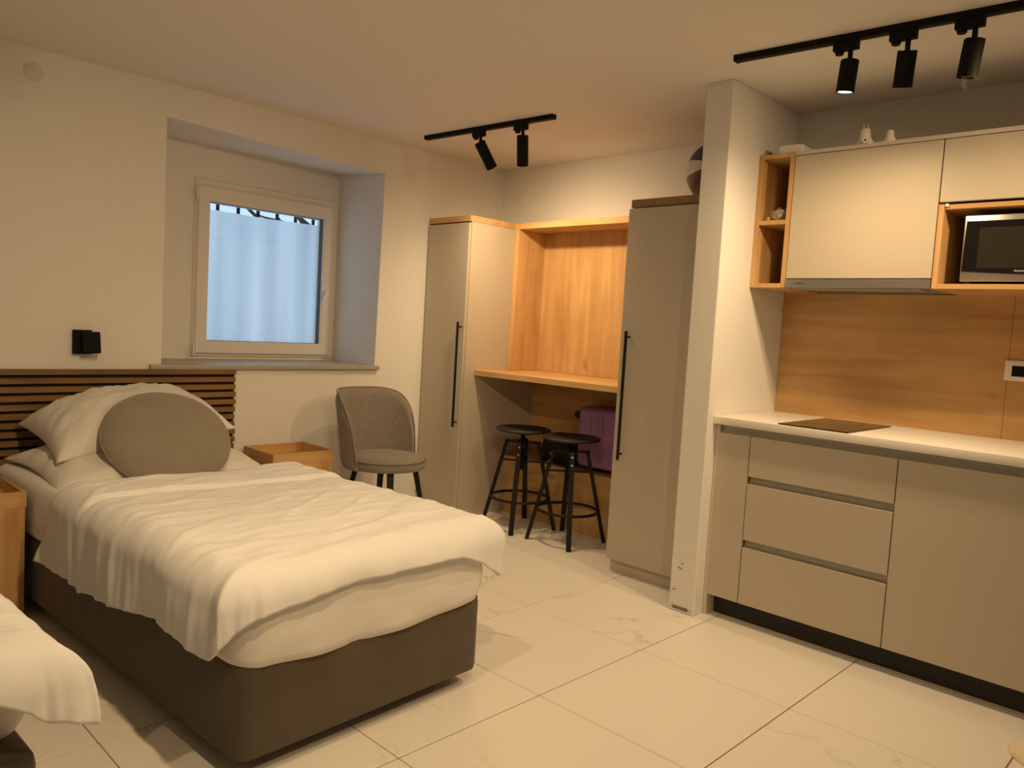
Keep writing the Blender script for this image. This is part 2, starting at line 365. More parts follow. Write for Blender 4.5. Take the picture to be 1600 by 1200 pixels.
# window
wn = sroot('window_1', 'white plastic window with a frosted bluish lower pane', 'window', (WD, (FRY0 + FRY1) / 2, FRZ0))
def ring(x0, x1, y0, y1, z0, z1, t, tt=None, tb=None, bev=.004):
    # mitred frame: one connected mesh
    tt = t if tt is None else tt; tb = t if tb is None else tb
    bm = bmesh.new(); o4 = ((y0, z0), (y1, z0), (y1, z1), (y0, z1)); i4 = ((y0 + t, z0 + tb), (y1 - t, z0 + tb), (y1 - t, z1 - tt), (y0 + t, z1 - tt))
    V = {(x, k, i): bm.verts.new((x, *(o4 if k == 0 else i4)[i])) for x in (x0, x1) for k in (0, 1) for i in range(4)}
    for i in range(4):
        j = (i + 1) % 4
        bm.faces.new((V[x1, 0, i], V[x1, 0, j], V[x1, 1, j], V[x1, 1, i])); bm.faces.new((V[x0, 0, j], V[x0, 0, i], V[x0, 1, i], V[x0, 1, j]))
        bm.faces.new((V[x0, 0, i], V[x0, 0, j], V[x1, 0, j], V[x1, 0, i])); bm.faces.new((V[x1, 1, i], V[x1, 1, j], V[x0, 1, j], V[x0, 1, i]))
    bmesh.ops.recalc_face_normals(bm, faces=bm.faces)
    if bev: bmesh.ops.bevel(bm, geom=[e for e in bm.edges if all(abs(v.co.x - x1) < 1e-6 for v in e.verts) and e.calc_face_angle(0) > .3], offset=bev, segments=2, affect='EDGES')
    return bm
bm = ring(WD - .07, WD + .012, FRY0, FRY1, FRZ0, FRZ1, .05, tt=.045, tb=.03); ob('frame', bm, PVC, wn, 'auto')
bm = ring(WD - .05, WD + .032, FRY0 + .012, FRY1 - .045, .978, 1.948, .072, tt=.086, tb=.074, bev=.006); sash = ob('sash', bm, PVC, wn, 'auto')
GY0, GY1, GZ0, GZ1 = .838, 1.597, 1.052, 1.862
bm = ring(WD - .02, WD + .020, GY0 - .006, GY1 + .006, GZ0 - .006, GZ1 + .006, .008, bev=0); ob('gasket', bm, mat('grey_gasket', (.10, .11, .12), .7), sash)
ob('pane', B(WD - .026, WD - .020, GY0 - .01, GY1 + .01, GZ0 - .01, GZ1 + .01), GLASS, sash)
# frosted sheet with soft vertical waves
bm = bmesh.new(); N = 60; V = []
for i in range(N + 1):
    y = GY0 - .005 + (GY1 - GY0 + .002) * i / N; x = WD - .036 + .004 * math.sin(y * 50) + .002 * math.sin(y * 91)
    V.append((bm.verts.new((x, y, GZ0 + .004 * noise.noise((y * 40, 0, 0)))), bm.verts.new((x, y, 1.822 + .002 * math.sin(y * 9)))))
for a, b in zip(V, V[1:]): bm.faces.new((a[0], b[0], b[1], a[1]))
ob('frosted_sheet', bm, FILM, sash, 'all')
hd = ob('handle_plate', B(WD + .030, WD + .042, 1.600, 1.630, 1.385, 1.455, bev=.004), WPLAST, sash, 'auto')
bm = bmesh.new(); tube(bm, (WD + .04, 1.615, 1.405), (WD + .075, 1.615, 1.405), .010); ob('handle_neck', bm, WPLAST, sash, 'auto')
bm = bmesh.new(); bar(bm, (WD + .072, 1.618, 1.412), (WD + .072, 1.585, 1.305), .020, .015, side=(0, 1, 0), d0=.014, d1=.010)
ob('handle', bm, WPLAST, sash, 'auto')
for z in (1.035, 1.93):
    bm = bmesh.new(); tube(bm, (WD + .034, FRY0 + .006, z), (WD + .034, FRY0 + .006, z - .07), .008, n=10); ob('hinge', bm, PVC, wn, 'auto')
sl = struct(recenter(ob('trim_1', B(WD, .028, .335, 1.735, .921, .9455, bev=.004), GRANITE, None, 'auto')), 'speckled grey stone window sill', 'window sill')
# outside: window bars and a bare branch
gr = thing('window_grille', 'dark steel bars outside behind the window top', 'grille', (-.95, 1.2, .7))
for y in [1.109 + .141 * k for k in range(-5, 9)]:
    bm = bmesh.new(); box(bm, -.957, -.943, y - .009, y + .009, .7, 2.6); ob('bar', bm, BLACKM, gr)
for z in (.75, 2.55):
    ob('rail', B(-.957, -.943, .3, 2.3, z - .02, z + .02), BLACKM, gr)
for y in (.35, 2.25):
    for z in (.75, 2.25):
        ob('bracket', B(-.945, -.628, y - .012, y + .012, z - .012, z + .012), BLACKM, gr)
tb_ = thing('tree', 'bare dark tree branches seen through the clear window top', 'tree', (-1.5, 2.3, .0))
bark = mat('bark', (.05, .048, .045), .9)
def limb(p0, p1, r, nm):
    bm = bmesh.new(); pts = [Vector(p0).lerp(Vector(p1), k / 6) + Vector((0, .012 * math.sin(k * 2.1 + r * 90), .008 * math.cos(k * 1.7))) for k in range(7)]
    sweep(bm, pts, [r * (1 - .07 * k) for k in range(7)], 7); ob(nm, bm, bark, tb_, 'all')
limb((-1.5, 2.40, 0), (-1.5, 2.36, 2.9), .05, 'trunk')
limb((-1.5, 2.36, 1.62), (-1.5, 1.94, 2.08), .022, 'branch'); limb((-1.5, 2.36, 1.50), (-1.5, 1.52, 2.05), .020, 'branch')
limb((-1.5, 2.36, 1.86), (-1.5, 1.62, 1.975), .011, 'branch'); limb((-1.5, 1.86, 1.93), (-1.5, 1.80, 2.10), .006, 'twig')
limb((-1.5, 2.36, 1.75), (-1.5, 2.00, 2.03), .017, 'branch')

# tiled skirting on the window wall
bs = sroot('baseboard_left', 'pale tile skirting along the window wall', 'baseboard', (0, 1.5, 0))
y = 2.105
for k in range(8):
    y1 = y; y = max(y1 - (.25 if k == 0 else .598), YR)
    ob('skirting_tile', B(.0005, .011, y + .0015, y1 - .0015, .001, .088, bev=.0015, seg=1), MARBLE, bs)

# round cover plates on wall and ceiling
bm = bmesh.new(); lathe(bm, [(0, 0), (.042, 0), (.042, .0015), (.040, .003), (0, .003)], n=40, M=Matrix.Translation((.0, -.19, 2.236)) @ Matrix.Rotation(PI / 2, 4, 'Y'))
struct(recenter(ob('trim_3', bm, mat('cover_paint', (.70, .69, .66), .8), None, 'auto')), 'small round painted cover high on the wall above the bed', 'cover')
bm = bmesh.new(); lathe(bm, [(0, 0), (.108, 0), (.108, -.0012), (.104, -.002), (0, -.002)], n=56, M=Matrix.Translation((1.29, 1.69, H)))
struct(recenter(ob('trim_4', bm, CEIL, None, 'auto')), 'round plaster patch in the ceiling by the short light track', 'ceiling patch')

# ------------------------------------------------------------------ beds
BROT = math.radians(2.5); FOOT = Vector((2.178, .195, 0)); BL, BW = 2.07, .455        # length, half width
def bed_frame(foot, rot):
    return foot - Vector((math.cos(rot), math.sin(rot), 0)) * BL
def make_bed(foot, rot, label, inset=.0):
    loc = bed_frame(foot, rot); loc = Vector((loc.x, loc.y, 0))
    t = thing('bed', label, 'bed', loc, rot, world=False)
    # upholstered base
    bm = bmesh.new(); loops = []
    for ins, z in ((.03, .052), (.012, .050), (.003, .056), (0, .07), (0, .18), (0, .29), (.003, .308), (.012, .319), (.03, .322)):
        loops.append([(BL / 2 + x, yy, z + .004 * math.sin(9 * x) * math.sin(7 * yy)) for x, yy in rrect(BL / 2 - ins, BW - ins, .045 - ins * .5, 6, 14)])
    loft(bm, loops); ob('base', bm, BASEF, t, 'auto')
    for x in (.18, BL - .18):
        for yy in (-BW + .12, BW - .12): ob('leg', B(x - .035, x + .035, yy - .035, yy + .035, 0, .056, bev=.004), BLACKM, t)
    # mattress under a fitted sheet, hem sagging over the base
    m1 = BL - inset
    bm = bmesh.new(); loops = []; hx, hy = m1 / 2 + .006 - inset * .3, BW + .006
    for ins, z, k in ((.05, .315, 0), (.012, .31, 1), (.0, .318, 1), (-.010, .345, .8), (-.006, .40, .4), (-.004, .45, .15), (0, .492, 0), (.008, .513, 0), (.024, .526, 0), (.05, .530, 0), (.15, .532, 0)):
        L = []
        for x, yy in rrect(hx - ins, hy - ins, .075 - ins * .4, 8, 26):
            foot_f = max(0, (x - (hx - .12)) / .12) if x > 0 else 0
            sag = -.030 * math.cos(yy / hy * PI / 2 * .96) * foot_f * k + .006 * k * noise.noise((x * 5, yy * 5, z * 3))
            wr = .006 * noise.noise((x * 4 + 7, yy * 4, z * 9)) + (.006 * k * math.sin(yy * 23 + z * 40) * foot_f)
            L.append((m1 / 2 + x + wr * (1 if abs(x) > hx - .1 else 0), yy + wr * (1 if abs(yy) > hy - .1 else 0), z + sag))
        loops.append(L)
    loft(bm, loops); ob('mattress', bm, SHEET, t, 'all')
    return t
make_bed(FOOT, BROT, 'single bed with taupe velvet base and white sheet in the middle of the photo')

def sm(a, b, x):
    t = min(1, max(0, (x - a) / (b - a))); return t * t * (3 - 2 * t)
def make_duvet(foot, rot, label, u0, left, right, footd, seed, crease, far_corner=.0, near_corner=.0):
    """quilt laid on the bed; left/right/footd: functions of u (or v) giving the length that hangs over each edge"""
    loc = bed_frame(foot, rot); loc = Vector((loc.x, loc.y, loc.z)); ZT = .583; r = .095
    NU, NV = 170, 190; hw = BW - .036; ul = BL - .052
    top = []; DM = {}
    for i in range(NU + 1):
        row = []
        for j in range(NV + 1):
            a, b = i / NU, j / NV
            # flat lay: b from left hem to right hem, a from head edge to foot hem
            tl, tr = hw + left(a), hw + right(a)
            t = -tl + (tl + tr) * b
            hd = u0 + .025 * math.sin(t * 5 + seed) + .02 * noise.noise((t * 3, seed, 0)) - .16 * sm(.45, .85, -t)
            s1 = ul + footd(t)
            s = hd + (s1 - hd) * a
            dx = max(0, s - ul); dy = (t - hw) if t > hw else (t + hw if t < -hw else 0)
            d = math.hypot(dx, dy)
            if dx > 0 and dy != 0:      # rounded hem at the corners
                fx, fy = dx / footd(t), abs(dy) / (left(a) if dy < 0 else right(a))
                d *= max(fx, fy) / (fx ** 2.0 + fy ** 2.0) ** (1 / 2.0)
            ux, vy = min(s, ul), max(-hw, min(hw, t))
            if d > 1e-6:
                nx, ny = dx / d, dy / d
                if d < r * PI / 2: out, dn = r * math.sin(d / r), r * (1 - math.cos(d / r))
                else: out, dn = r, r + d - r * PI / 2
                # hanging folds
                per = (ux * 1.0 + vy * .9 + math.atan2(ny, nx) * .25)
                f = sm(.05, .24, d)
                out += f * (.008 * math.sin(per * 11 + seed + 2 * noise.noise((per * 2, seed, 9))) + .003 * math.sin(per * 37 + seed * 2 + 4 * noise.noise((per * 3, seed, 3))) + .016 * noise.noise((per * 4, d * 3, seed)) + .008 * noise.noise((per * 24, d * 4, seed)))
                x, yv, z = ux + nx * out, vy + ny * out, ZT - dn
            else: x, yv, z = ux, vy, ZT
            DM[i, j] = (d, abs(dy))
            # loft and wrinkles of the top
            tp = 1 - sm(.0, .22, d)
            z += tp * (.014 * noise.noise((x * 2.2 + seed, yv * 1.6, .3)) + .006 * noise.noise((x * 11 + 1.5 * noise.noise((x * 3, yv * 2, 5)), yv * 2.6, seed)) + .0035 * noise.noise((x * 26, yv * 7, seed + 3)))
            rd = 1 - abs(noise.noise((x * 6 + yv * 2.2 + seed, yv * 2.5 - x, 8.1)))
            z += tp * .005 * max(0, rd - .80) / .20
            z += tp * .0022 * noise.noise((x * 55 + 2 * noise.noise((x * 8, yv * 5, 2)), yv * 9, seed + 6))
            # folded-back flap at the head end
            if crease is not None:
                cr = crease + .02 * math.sin(t * 4) + .06 * sm(.1, .6, t) - .02 * sm(.3, .7, -t)
                z += .011 * (1 - sm(cr - .006, cr + .006, s)) - .006 * math.exp(-((s - cr - .012) / .012) ** 2)
            # puckers along the foot hem
            if dx > 0: z += .004 * noise.noise((yv * 22, seed, 1)) * sm(.03, .12, dx) * (1 - sm(.2, .3, d))
            row.append(Vector((x, yv, z)))
        top.append(row)
    bm = bmesh.new(); T = [[bm.verts.new(p) for p in row] for row in top]
    for i in range(NU):
        for j in range(NV): bm.faces.new((T[i][j], T[i + 1][j], T[i + 1][j + 1], T[i][j + 1]))
    bm.normal_update()
    th = .046; Bt = []; FT = .030
    for i in range(NU + 1):
        row = []
        for j in range(NV + 1):
            e = min(i, NU - i) / NU * 1.3; e2 = min(j, NV - j) / NV * 1.7; e = min(e, e2)
            k = .12 + .88 * (1 - (1 - min(1, e / .05)) ** 2) ** .5
            n = T[i][j].normal.copy(); n = -n if n.z < -.5 else n
            row.append((T[i][j].co - n * (th * (1 - .62 * sm(.10, .26, DM[i, j][0]) * sm(.0, .08, DM[i, j][1])) + FT * sm(.80, .97, i / NU) * (1 - sm(hw - .10, hw, abs(T[i][j].co.y))) * (1 if T[i][j].co.x > ul else 0)) * k))
        Bt.append(row)
    Bv = [[bm.verts.new(p) for p in row] for row in Bt]
    for i in range(NU):
        for j in range(NV): bm.faces.new((Bv[i][j], Bv[i][j + 1], Bv[i + 1][j + 1], Bv[i + 1][j]))
    for i in range(NU):
        bm.faces.new((T[i][0], Bv[i][0], Bv[i + 1][0], T[i + 1][0])); bm.faces.new((T[i][NV], T[i + 1][NV], Bv[i + 1][NV], Bv[i][NV]))
    for j in range(NV):
        bm.faces.new((T[0][j], T[0][j + 1], Bv[0][j + 1], Bv[0][j])); bm.faces.new((T[NU][j], Bv[NU][j], Bv[NU][j + 1], T[NU][j + 1]))
    o = ob('duvet', bm, DUVET, None, 'all'); o.location = loc; o.rotation_euler = (0, 0, rot)
    return tag(o, label, 'duvet')
make_duvet(FOOT, BROT, 'thick white duvet hanging over the left side of the middle bed', .90,
           lambda a: .362 - .075 * a + .02 * math.sin(a * 7), lambda a: .20 + .10 * sm(.75, 1, a), lambda t: .150 + .03 * sm(.1, .5, -t) + .07 * sm(.25, .5, t), 1.7, 1.13)

FOOT2 = Vector((2.335, -1.20, 0))
make_bed(FOOT2, math.radians(2), 'second single bed cut off at the lower left corner', inset=.09)
make_duvet(FOOT2 + Vector((.01, 0, -.018)), math.radians(2), 'white duvet on the second bed at the lower left corner', 1.0,
           lambda a: .2, lambda a: .22 + .06 * sm(.8, 1, a), lambda t: .105 + .10 * sm(.25, .5, t), 4.1, None)

# pillows
def pillow(label, loc, rot, hx, hy, th, seed, flange=.0, droop=0.0):
    bm = bmesh.new(); N = 44; T = []; Z = []
    for i in range(N + 1):
        a, b = [], []
        for j in range(N + 1):
            p, qv = -1 + 2 * i / N, -1 + 2 * j / N
            x = hx * p * (1 - .09 * (1 - qv * qv) * abs(p) ** 3 * 1.0); yy = hy * qv * (1 - .06 * (1 - p * p) * abs(qv) ** 3)
            prof = max(0, (1 - abs(p) ** 2.6) * (1 - abs(qv) ** 2.8)) ** .55
            wr = .014 * noise.noise((p * 2.3 + seed, qv * 2.3, 0)) + .020 * noise.noise((p * 5, qv * 4 + seed, 4)) * (abs(qv) ** 2 + .25) + .010 * (1 - abs(noise.noise((p * 3 + qv * 5 + seed, qv * 3, 7)))) ** 4
            rad = math.atan2(qv, p)
            wr += .007 * math.sin(rad * 14 + seed) * sm(.55, 1, max(abs(p), abs(qv))) * prof
            zc = -droop * (abs(qv) ** 2) - droop * .6 * p * p
            edge = .004 * (1 - prof)
            a.append(Vector((x, yy, zc + th * prof * 1.0 + wr * prof + edge)))
            b.append(Vector((x, yy, zc - th * prof * .55 + wr * .3 * prof - edge)))
        T.append([bm.verts.new(v) for v in a]); Z.append([bm.verts.new(v) for v in b])
    for i in range(N):
        for j in range(N):
            bm.faces.new((T[i][j], T[i + 1][j], T[i + 1][j + 1], T[i][j + 1])); bm.faces.new((Z[i][j], Z[i][j + 1], Z[i + 1][j + 1], Z[i + 1][j]))
    for i in range(N):
        bm.faces.new((T[i][0], Z[i][0], Z[i + 1][0], T[i + 1][0])); bm.faces.new((T[i][N], T[i + 1][N], Z[i + 1][N], Z[i][N]))
        bm.faces.new((T[0][i], T[0][i + 1], Z[0][i + 1], Z[0][i])); bm.faces.new((T[N][i], Z[N][i], Z[N][i + 1], T[N][i + 1]))
    o = ob('pillow', bm, PILLOWM, None, 'all'); o.location = loc; o.rotation_euler = rot
    return tag(o, label, 'pillow', 'white pillows on the middle bed')
pillow('lower white pillow with a wrinkled flange lying flat on the sheet', (.485, .13, .578), (0, math.radians(3), math.radians(2)), .325, .445, .078, 2.0, droop=.030)
pillow('upper plump white pillow stacked against the slatted headboard', (.375, .105, .724), (math.radians(8), math.radians(8), math.radians(0)), .285, .368, .130, 5.0, droop=.02)
# round cushion
def cushion():
    R = .254; t = thing('round_cushion', 'large round taupe cushion leaning on the white pillows', 'cushion', (.715, .145, .686), 0, world=False)
    t.rotation_euler = (0, math.radians(42), math.radians(-8))
    bm = bmesh.new(); n = 72; m = 14; rings = []
    for side in (1, -1):
        rs = []
        for k in range(m + 1):
            rr = R * math.sin(PI / 2 * k / m); L = []
            h = .062 * max(0, 1 - (rr / R) ** 2.6) ** .6
            for i in range(n):
                an = 2 * PI * i / n
                wob = 1 + .012 * noise.noise((math.cos(an) * 2, math.sin(an) * 2, 1))
                pk = .004 * math.sin(an * 23 + 3 * noise.noise((math.cos(an) * 3, math.sin(an) * 3, side))) * sm(.55, .95, rr / R)
                zz = side * h + .006 * noise.noise((rr * math.cos(an) * 9, rr * math.sin(an) * 9, side * 3)) + pk
                L.append((rr * wob * math.cos(an), rr * wob * math.sin(an), zz))
            rs.append(L)
        rings.append(rs)
    for side, rs in zip((1, -1), rings):
        c = bm.verts.new((0, 0, side * .062)); prev = None
        for k in range(1, m + 1):
            cur = [bm.verts.new(p) for p in rs[k]]
            for i in range(n):
                j = (i + 1) % n
                if prev is None: bm.faces.new((c, cur[i], cur[j]) if side > 0 else (c, cur[j], cur[i]))
                else: bm.faces.new((prev[i], cur[i], cur[j], prev[j]) if side > 0 else (prev[j], cur[j], cur[i], prev[i]))
            prev = cur
    bmesh.ops.remove_doubles(bm, verts=bm.verts, dist=.0008)
    ob('cushion_body', bm, CUSH, t, 'all')
    bm = bmesh.new(); torus(bm, (0, 0, 0), R + .001, .0045, n=72, m=8); ob('seam', bm, CUSH, t, 'all')
cushion()

# slatted headboard across both beds
hb = thing('headboard', 'long dark oak slatted headboard panel on the wall behind the beds', 'headboard', (.012, -.75, .2))
HY0, HY1 = -2.2, .785
ob('back_panel', B(.001, .011, HY0, HY1 - .002, .2, .921), FELT, hb)
zt = .922; k = 0
while zt > .24:
    ob('slat', B(.0112, .031, HY0, HY1 + .003 * math.sin(k * 5), zt - .0268, zt, bev=.002, seg=1), SLAT, hb); zt -= .0405; k += 1

# nightstands
def nightstand(x0, x1, y0, y1, label):
    t = thing('nightstand', label, 'nightstand', ((x0 + x1) / 2, (y0 + y1) / 2, 0), group='oak nightstands beside the beds')
    zb, zt = .445, .503
    th = .016
    ob('body', B(x0, x1 - .02, y0 + .004, y1 - .004, .0, zb - .004), OAK_Z, t)
    ob('door', B(x1 - .019, x1 - .001, y0 + .004, y1 - .004, .03, zb - .0035, bev=.001), OAK_Z, t)
    tr = ob('tray_bottom', B(x0 + th, x1 - th, y0 + th, y1 - th, zb - .003, zb + .012), OAK_Y, t)
    ob('tray_rim', B(x0, x1, y0, y0 + th, zb - .004, zt, bev=.001), OAK_X, tr); ob('tray_rim', B(x0, x1, y1 - th, y1, zb - .004, zt, bev=.001), OAK_X, tr)
    ob('tray_rim', B(x1 - th, x1, y0 + th, y1 - th, zb - .0033, zt - .001, bev=.0005), OAK_Y, tr); ob('tray_rim', B(x0, x0 + th, y0 + th, y1 - th, zb - .002, zt - .001, bev=.001), OAK_Y, tr)
nightstand(.04, .365, .835, 1.20, 'oak nightstand with a raised tray rim between bed and grey chair')
nightstand(.335, .662, -.722, -.362, 'oak nightstand cut off by the left edge of the photo')

# reading lamp on the wall
rl = thing('reading_lamp', 'small square black swivel reading lamp on the wall above the bed', 'wall lamp', (0, .02, .99))
ob('wall_plate', B(.0005, .028, -.018, .062, .994, 1.107, bev=.003), BLACKM, rl)
bm = bmesh.new(); box(bm, -.024, .024, -.037, .037, -.050, .050, bev=.004)
bmesh.ops.transform(bm, matrix=Matrix.Translation((.062, .048, 1.050)) @ Matrix.Rotation(math.radians(-14), 4, 'Z') @ Matrix.Rotation(math.radians(3), 4, 'X'), verts=bm.verts); ob('lamp_head', bm, BLACKM, rl)
bm = bmesh.new(); tube(bm, (.026, .04, 1.05), (.045, .045, 1.05), .012); ob('swivel_joint', bm, BLACKM, rl)

# ------------------------------------------------------------------ grey chair
def chair():
    t = thing('upholstered_chair', 'grey woven upholstered chair with black legs beside the tall cupboard', 'chair', (.462, 1.488, 0), math.radians(10), world=False)
    Rs = .228
    bm = bmesh.new(); lathe(bm, [(0, .395), (.19, .395), (.222, .402), (Rs, .418), (Rs + .001, .436), (Rs - .006, .450)], n=56); ob('seat', bm, WEAVE, t, 'all')
    bm = bmesh.new(); lathe(bm, [(Rs - .006, .448), (.208, .466), (.17, .474), (.08, .478), (0, .479)], n=56); ob('seat_cushion', bm, WEAVE, t, 'all')
    bm = bmesh.new(); torus(bm, (0, 0, .449), Rs - .003, .004, n=56, m=8); ob('seat_piping', bm, PIPING, t, 'all')
    # wrap-around backrest
    bm = bmesh.new(); NA, NH = 48, 22; A0 = math.radians(92); inner, outer = [], []
    for i in range(NA + 1):
        s = -1 + 2 * i / NA; th = PI + s * A0
        ztop = .425 + .405 * max(0, 1 - abs(s) ** 5.0) ** .5
        ci, co = [], []
        for h in range(NH + 1):
            f = h / NH; z = .40 + (ztop - .40) * f
            fz = (z - .40) / .43
            R = .228 + .030 * fz ** 1.2
            lean = -.030 * fz
            tk = .044 * (.45 + .55 * math.sin(PI * min(1, max(0, (1 - abs(s)) * 4)) / 2)) * (1 if f < .86 else max(.15, 1 - ((f - .86) / .14) ** 2 * .85)) * (1 if f > .06 else .5 + f * 8)
            flat = 1.0 + .05 * fz
            ci.append(Vector((lean + (R - tk * .4) * math.cos(th) * .95, (R - tk * .4) * math.sin(th) * flat, z)))
            co.append(Vector((lean + (R + tk * .6) * math.cos(th) * .95, (R + tk * .6) * math.sin(th) * flat, z)))
        inner.append([bm.verts.new(v) for v in ci]); outer.append([bm.verts.new(v) for v in co])
    for i in range(NA):
        for h in range(NH):
            bm.faces.new((inner[i][h], inner[i][h + 1], inner[i + 1][h + 1], inner[i + 1][h])); bm.faces.new((outer[i][h], outer[i + 1][h], outer[i + 1][h + 1], outer[i][h + 1]))
        bm.faces.new((inner[i][0], inner[i + 1][0], outer[i + 1][0], outer[i][0])); bm.faces.new((inner[i][NH], outer[i][NH], outer[i + 1][NH], inner[i + 1][NH]))
    for i in (0, NA):
        for h in range(NH): bm.faces.new((inner[i][h], outer[i][h], outer[i][h + 1], inner[i][h + 1]))
    bk = ob('backrest', bm, WEAVE, t, 'all')
    pts = []
    bm = bmesh.new()
    for s2 in range(0, NA + 1):
        s = -1 + 2 * s2 / NA; th = PI + s * A0; ztop = .425 + .405 * max(0, 1 - abs(s) ** 5.0) ** .5; fz = (ztop - .40) / .43
        R = .228 + .030 * fz ** 1.2; pts.append((-.030 * fz + (R + .012) * math.cos(th) * .95, (R + .012) * math.sin(th) * (1 + .05 * fz), ztop + .001))
    sweep(bm, pts, .0035, 6); ob('back_piping', bm, PIPING, bk, 'all')
    for a in (38, 142, 218, 322):
        c, s = math.cos(math.radians(a)), math.sin(math.radians(a))
        bm = bmesh.new(); bar(bm, (.165 * c, .165 * s, .405), (.255 * c, .255 * s, 0), .036, .022, side=(-s, c, 0), d0=.030, d1=.018); ob('leg', bm, BLACK, t)
chair()

# ------------------------------------------------------------------ tall cupboards and oak niche
NX0, NX1 = .405, 1.645            # niche between the tall cupboards
wl = thing('tall_cupboard', 'narrow greige tall cupboard in the corner beside the grey chair', 'cupboard', (.2, 2.43, 0), group='tall greige cupboards')
bm = bmesh.new(); box(bm, .002, NX0 - .018, 2.128, YB - .002, .0, 1.875); ob('body', bm, GREIGE, wl)
ob('side_panel', B(NX0 - .018, NX0, 2.110, YB - .002, 0, 1.876, bev=.0008, seg=1), GREIGE, wl)
d = ob('door', B(.010, NX0 - .004, 2.090, 2.108, .06, 1.868, bev=.0015, seg=1), GREIGE, wl)
def pull(x, y, z0, z1, parent):
    bm = bmesh.new(); box(bm, x - .006, x + .006, y - .038, y - .026, z0, z1, bev=.001, seg=1)
    ob('handle', bm, BLACK, parent)
    for z in (z0 + .03, z1 - .03):
        bm = bmesh.new(); tube(bm, (x, y - .028, z), (x, y + .001, z), .005, n=10); ob('handle_post', bm, BLACK, parent)
pull(.376, 2.090, .588, 1.25, d)
ob('top_board', B(.002, NX0, 2.096, YB - .002, 1.877, 1.914, bev=.001, seg=1), OAK_X, wl)
ob('plinth', B(.002, NX0 - .018, 2.126, 2.14, 0, .058), GREIGE, wl)
ob('filler_strip', B(.0005, .009, 2.112, 2.13, .0, 1.874), GREIGE_E, wl)

wr = thing('tall_cupboard', 'wide greige tall cupboard beside the white partition wall', 'cupboard', (1.9, 2.4, 0), group='tall greige cupboards')
ob('body', B(NX1 + .003, XP0 - .002, 2.068, YB - .002, .066, 1.868), GREIGE, wr)
d = ob('door', B(NX1, XP0 - .006, 2.039, 2.058, .070, 1.866, bev=.0015, seg=1), GREIGE, wr)
pull(1.700, 2.039, .596, 1.252, d)
ob('top_board', B(NX1 + .003, XP0 - .002, 2.050, YB - .002, 1.872, 1.912, bev=.001, seg=1), DARKOAK, wr)
ob('plinth', B(NX1 + .012, XP0 - .002, 2.068, 2.083, 0, .0655), GREIGE, wr)

nf = thing('niche_shelf', 'open oak frame with oak back panel above the desk board', 'shelf', (1.02, 2.62, .952))
YF = 2.489
ob('side_board', B(NX0 + .001, NX0 + .040, YF, YB - .002, .9525, 1.875, bev=.0008, seg=1), OAK_Z, nf)
ob('side_board', B(NX1 - .040, NX1 - .001, YF, YB - .002, .9525, 1.875, bev=.0008, seg=1), OAK_Z, nf)
ob('top_board', B(NX0 + .001, NX1 - .001, YF, YB - .002, 1.8755, 1.914, bev=.0008, seg=1), OAK_X, nf)
ob('back_panel', B(NX0 + .041, NX1 - .041, YB - .014, YB - .004, .9525, 1.8745), OAK_Z, nf)
tag(recenter(ob('desk_board', B(NX0 + .001, NX1 - .001, 2.194, YB - .003, .917, .951, bev=.001, seg=1), OAK_X)), 'thick oak desk board spanning between the two tall cupboards', 'desk')
lb = thing('low_ledge', 'low oak ledge at the wall under the desk board', 'ledge', (1.02, 2.63, 0))
ob('front_panel', B(NX0 + .001, NX1 - .001, 2.508, 2.526, 0, .362), OAK_X, lb)
ob('ledge_top', B(NX0 + .001, NX1 - .001, 2.506, YB - .003, .363, .381), OAK_X, lb)
ob('wall_panel', B(NX0 + .001, NX1 - .001, YB - .014, YB - .003, .3815, .9165), OAK_X, lb)

# purple suitcase lying on the ledge
sc = thing('suitcase', 'purple hard-shell suitcase on the ledge under the desk', 'suitcase', (1.27, 2.635, .3815))
bm = bmesh.new(); loops = []
SX0, SX1, SY0, SY1 = 1.005, 1.60, 2.532, 2.735
for ins, y in ((.03, SY0 - .004), (.012, SY0), (.002, SY0 + .012), (0, SY0 + .03), (0, SY0 + .092)):
    loops.append([((SX0 + SX1) / 2 + x, y, .595 + z) for x, z in rrect((SX1 - SX0) / 2 - ins, .185 - ins, .04, 8)])
loft(bm, loops); sh = ob('front_shell', bm, PURPLE, sc, 'auto')
for k in range(6):
    x = SX0 + .09 + k * .085
    ob('shell_rib', B(x, x + .02, SY0 - .009, SY0 - .003, .45, .74, bev=.003), PURPLE, sh)
bm = bmesh.new(); loops = []
for ins, y in ((0, SY0 + .104), (0, SY1 - .03), (.002, SY1 - .012), (.012, SY1)):
    loops.append([((SX0 + SX1) / 2 + x, y, .595 + z) for x, z in rrect((SX1 - SX0) / 2 - ins, .185 - ins, .04, 8)])
loft(bm, loops); ob('back_shell', bm, PURPLE, sc, 'auto')
bm = bmesh.new(); loft(bm, [[((SX0 + SX1) / 2 + x, y, .595 + z) for x, z in rrect((SX1 - SX0) / 2 - .002, .183, .04, 8)] for y in (SY0 + .09, SY0 + .106)]); ob('zip_band', bm, BLACKM, sc, 'auto')
for z in (.72, .46):
    for y in (SY0 + .035, SY1 - .045):
        bm = bmesh.new(); tube(bm, (SX0 - .028, y - .010, z), (SX0 - .028, y + .010, z), .024, n=20); wh = ob('wheel', bm, BLACK, sc, 'auto')
        bm = bmesh.new(); bar(bm, (SX0 - .02, y, z), (SX0 + .006, y, z), .02); ob('axle', bm, BLACK, wh)
ob('carry_handle', B(1.22, 1.38, SY0 + .07, SY0 + .12, .781, .797, bev=.006), BLACKM, sc)
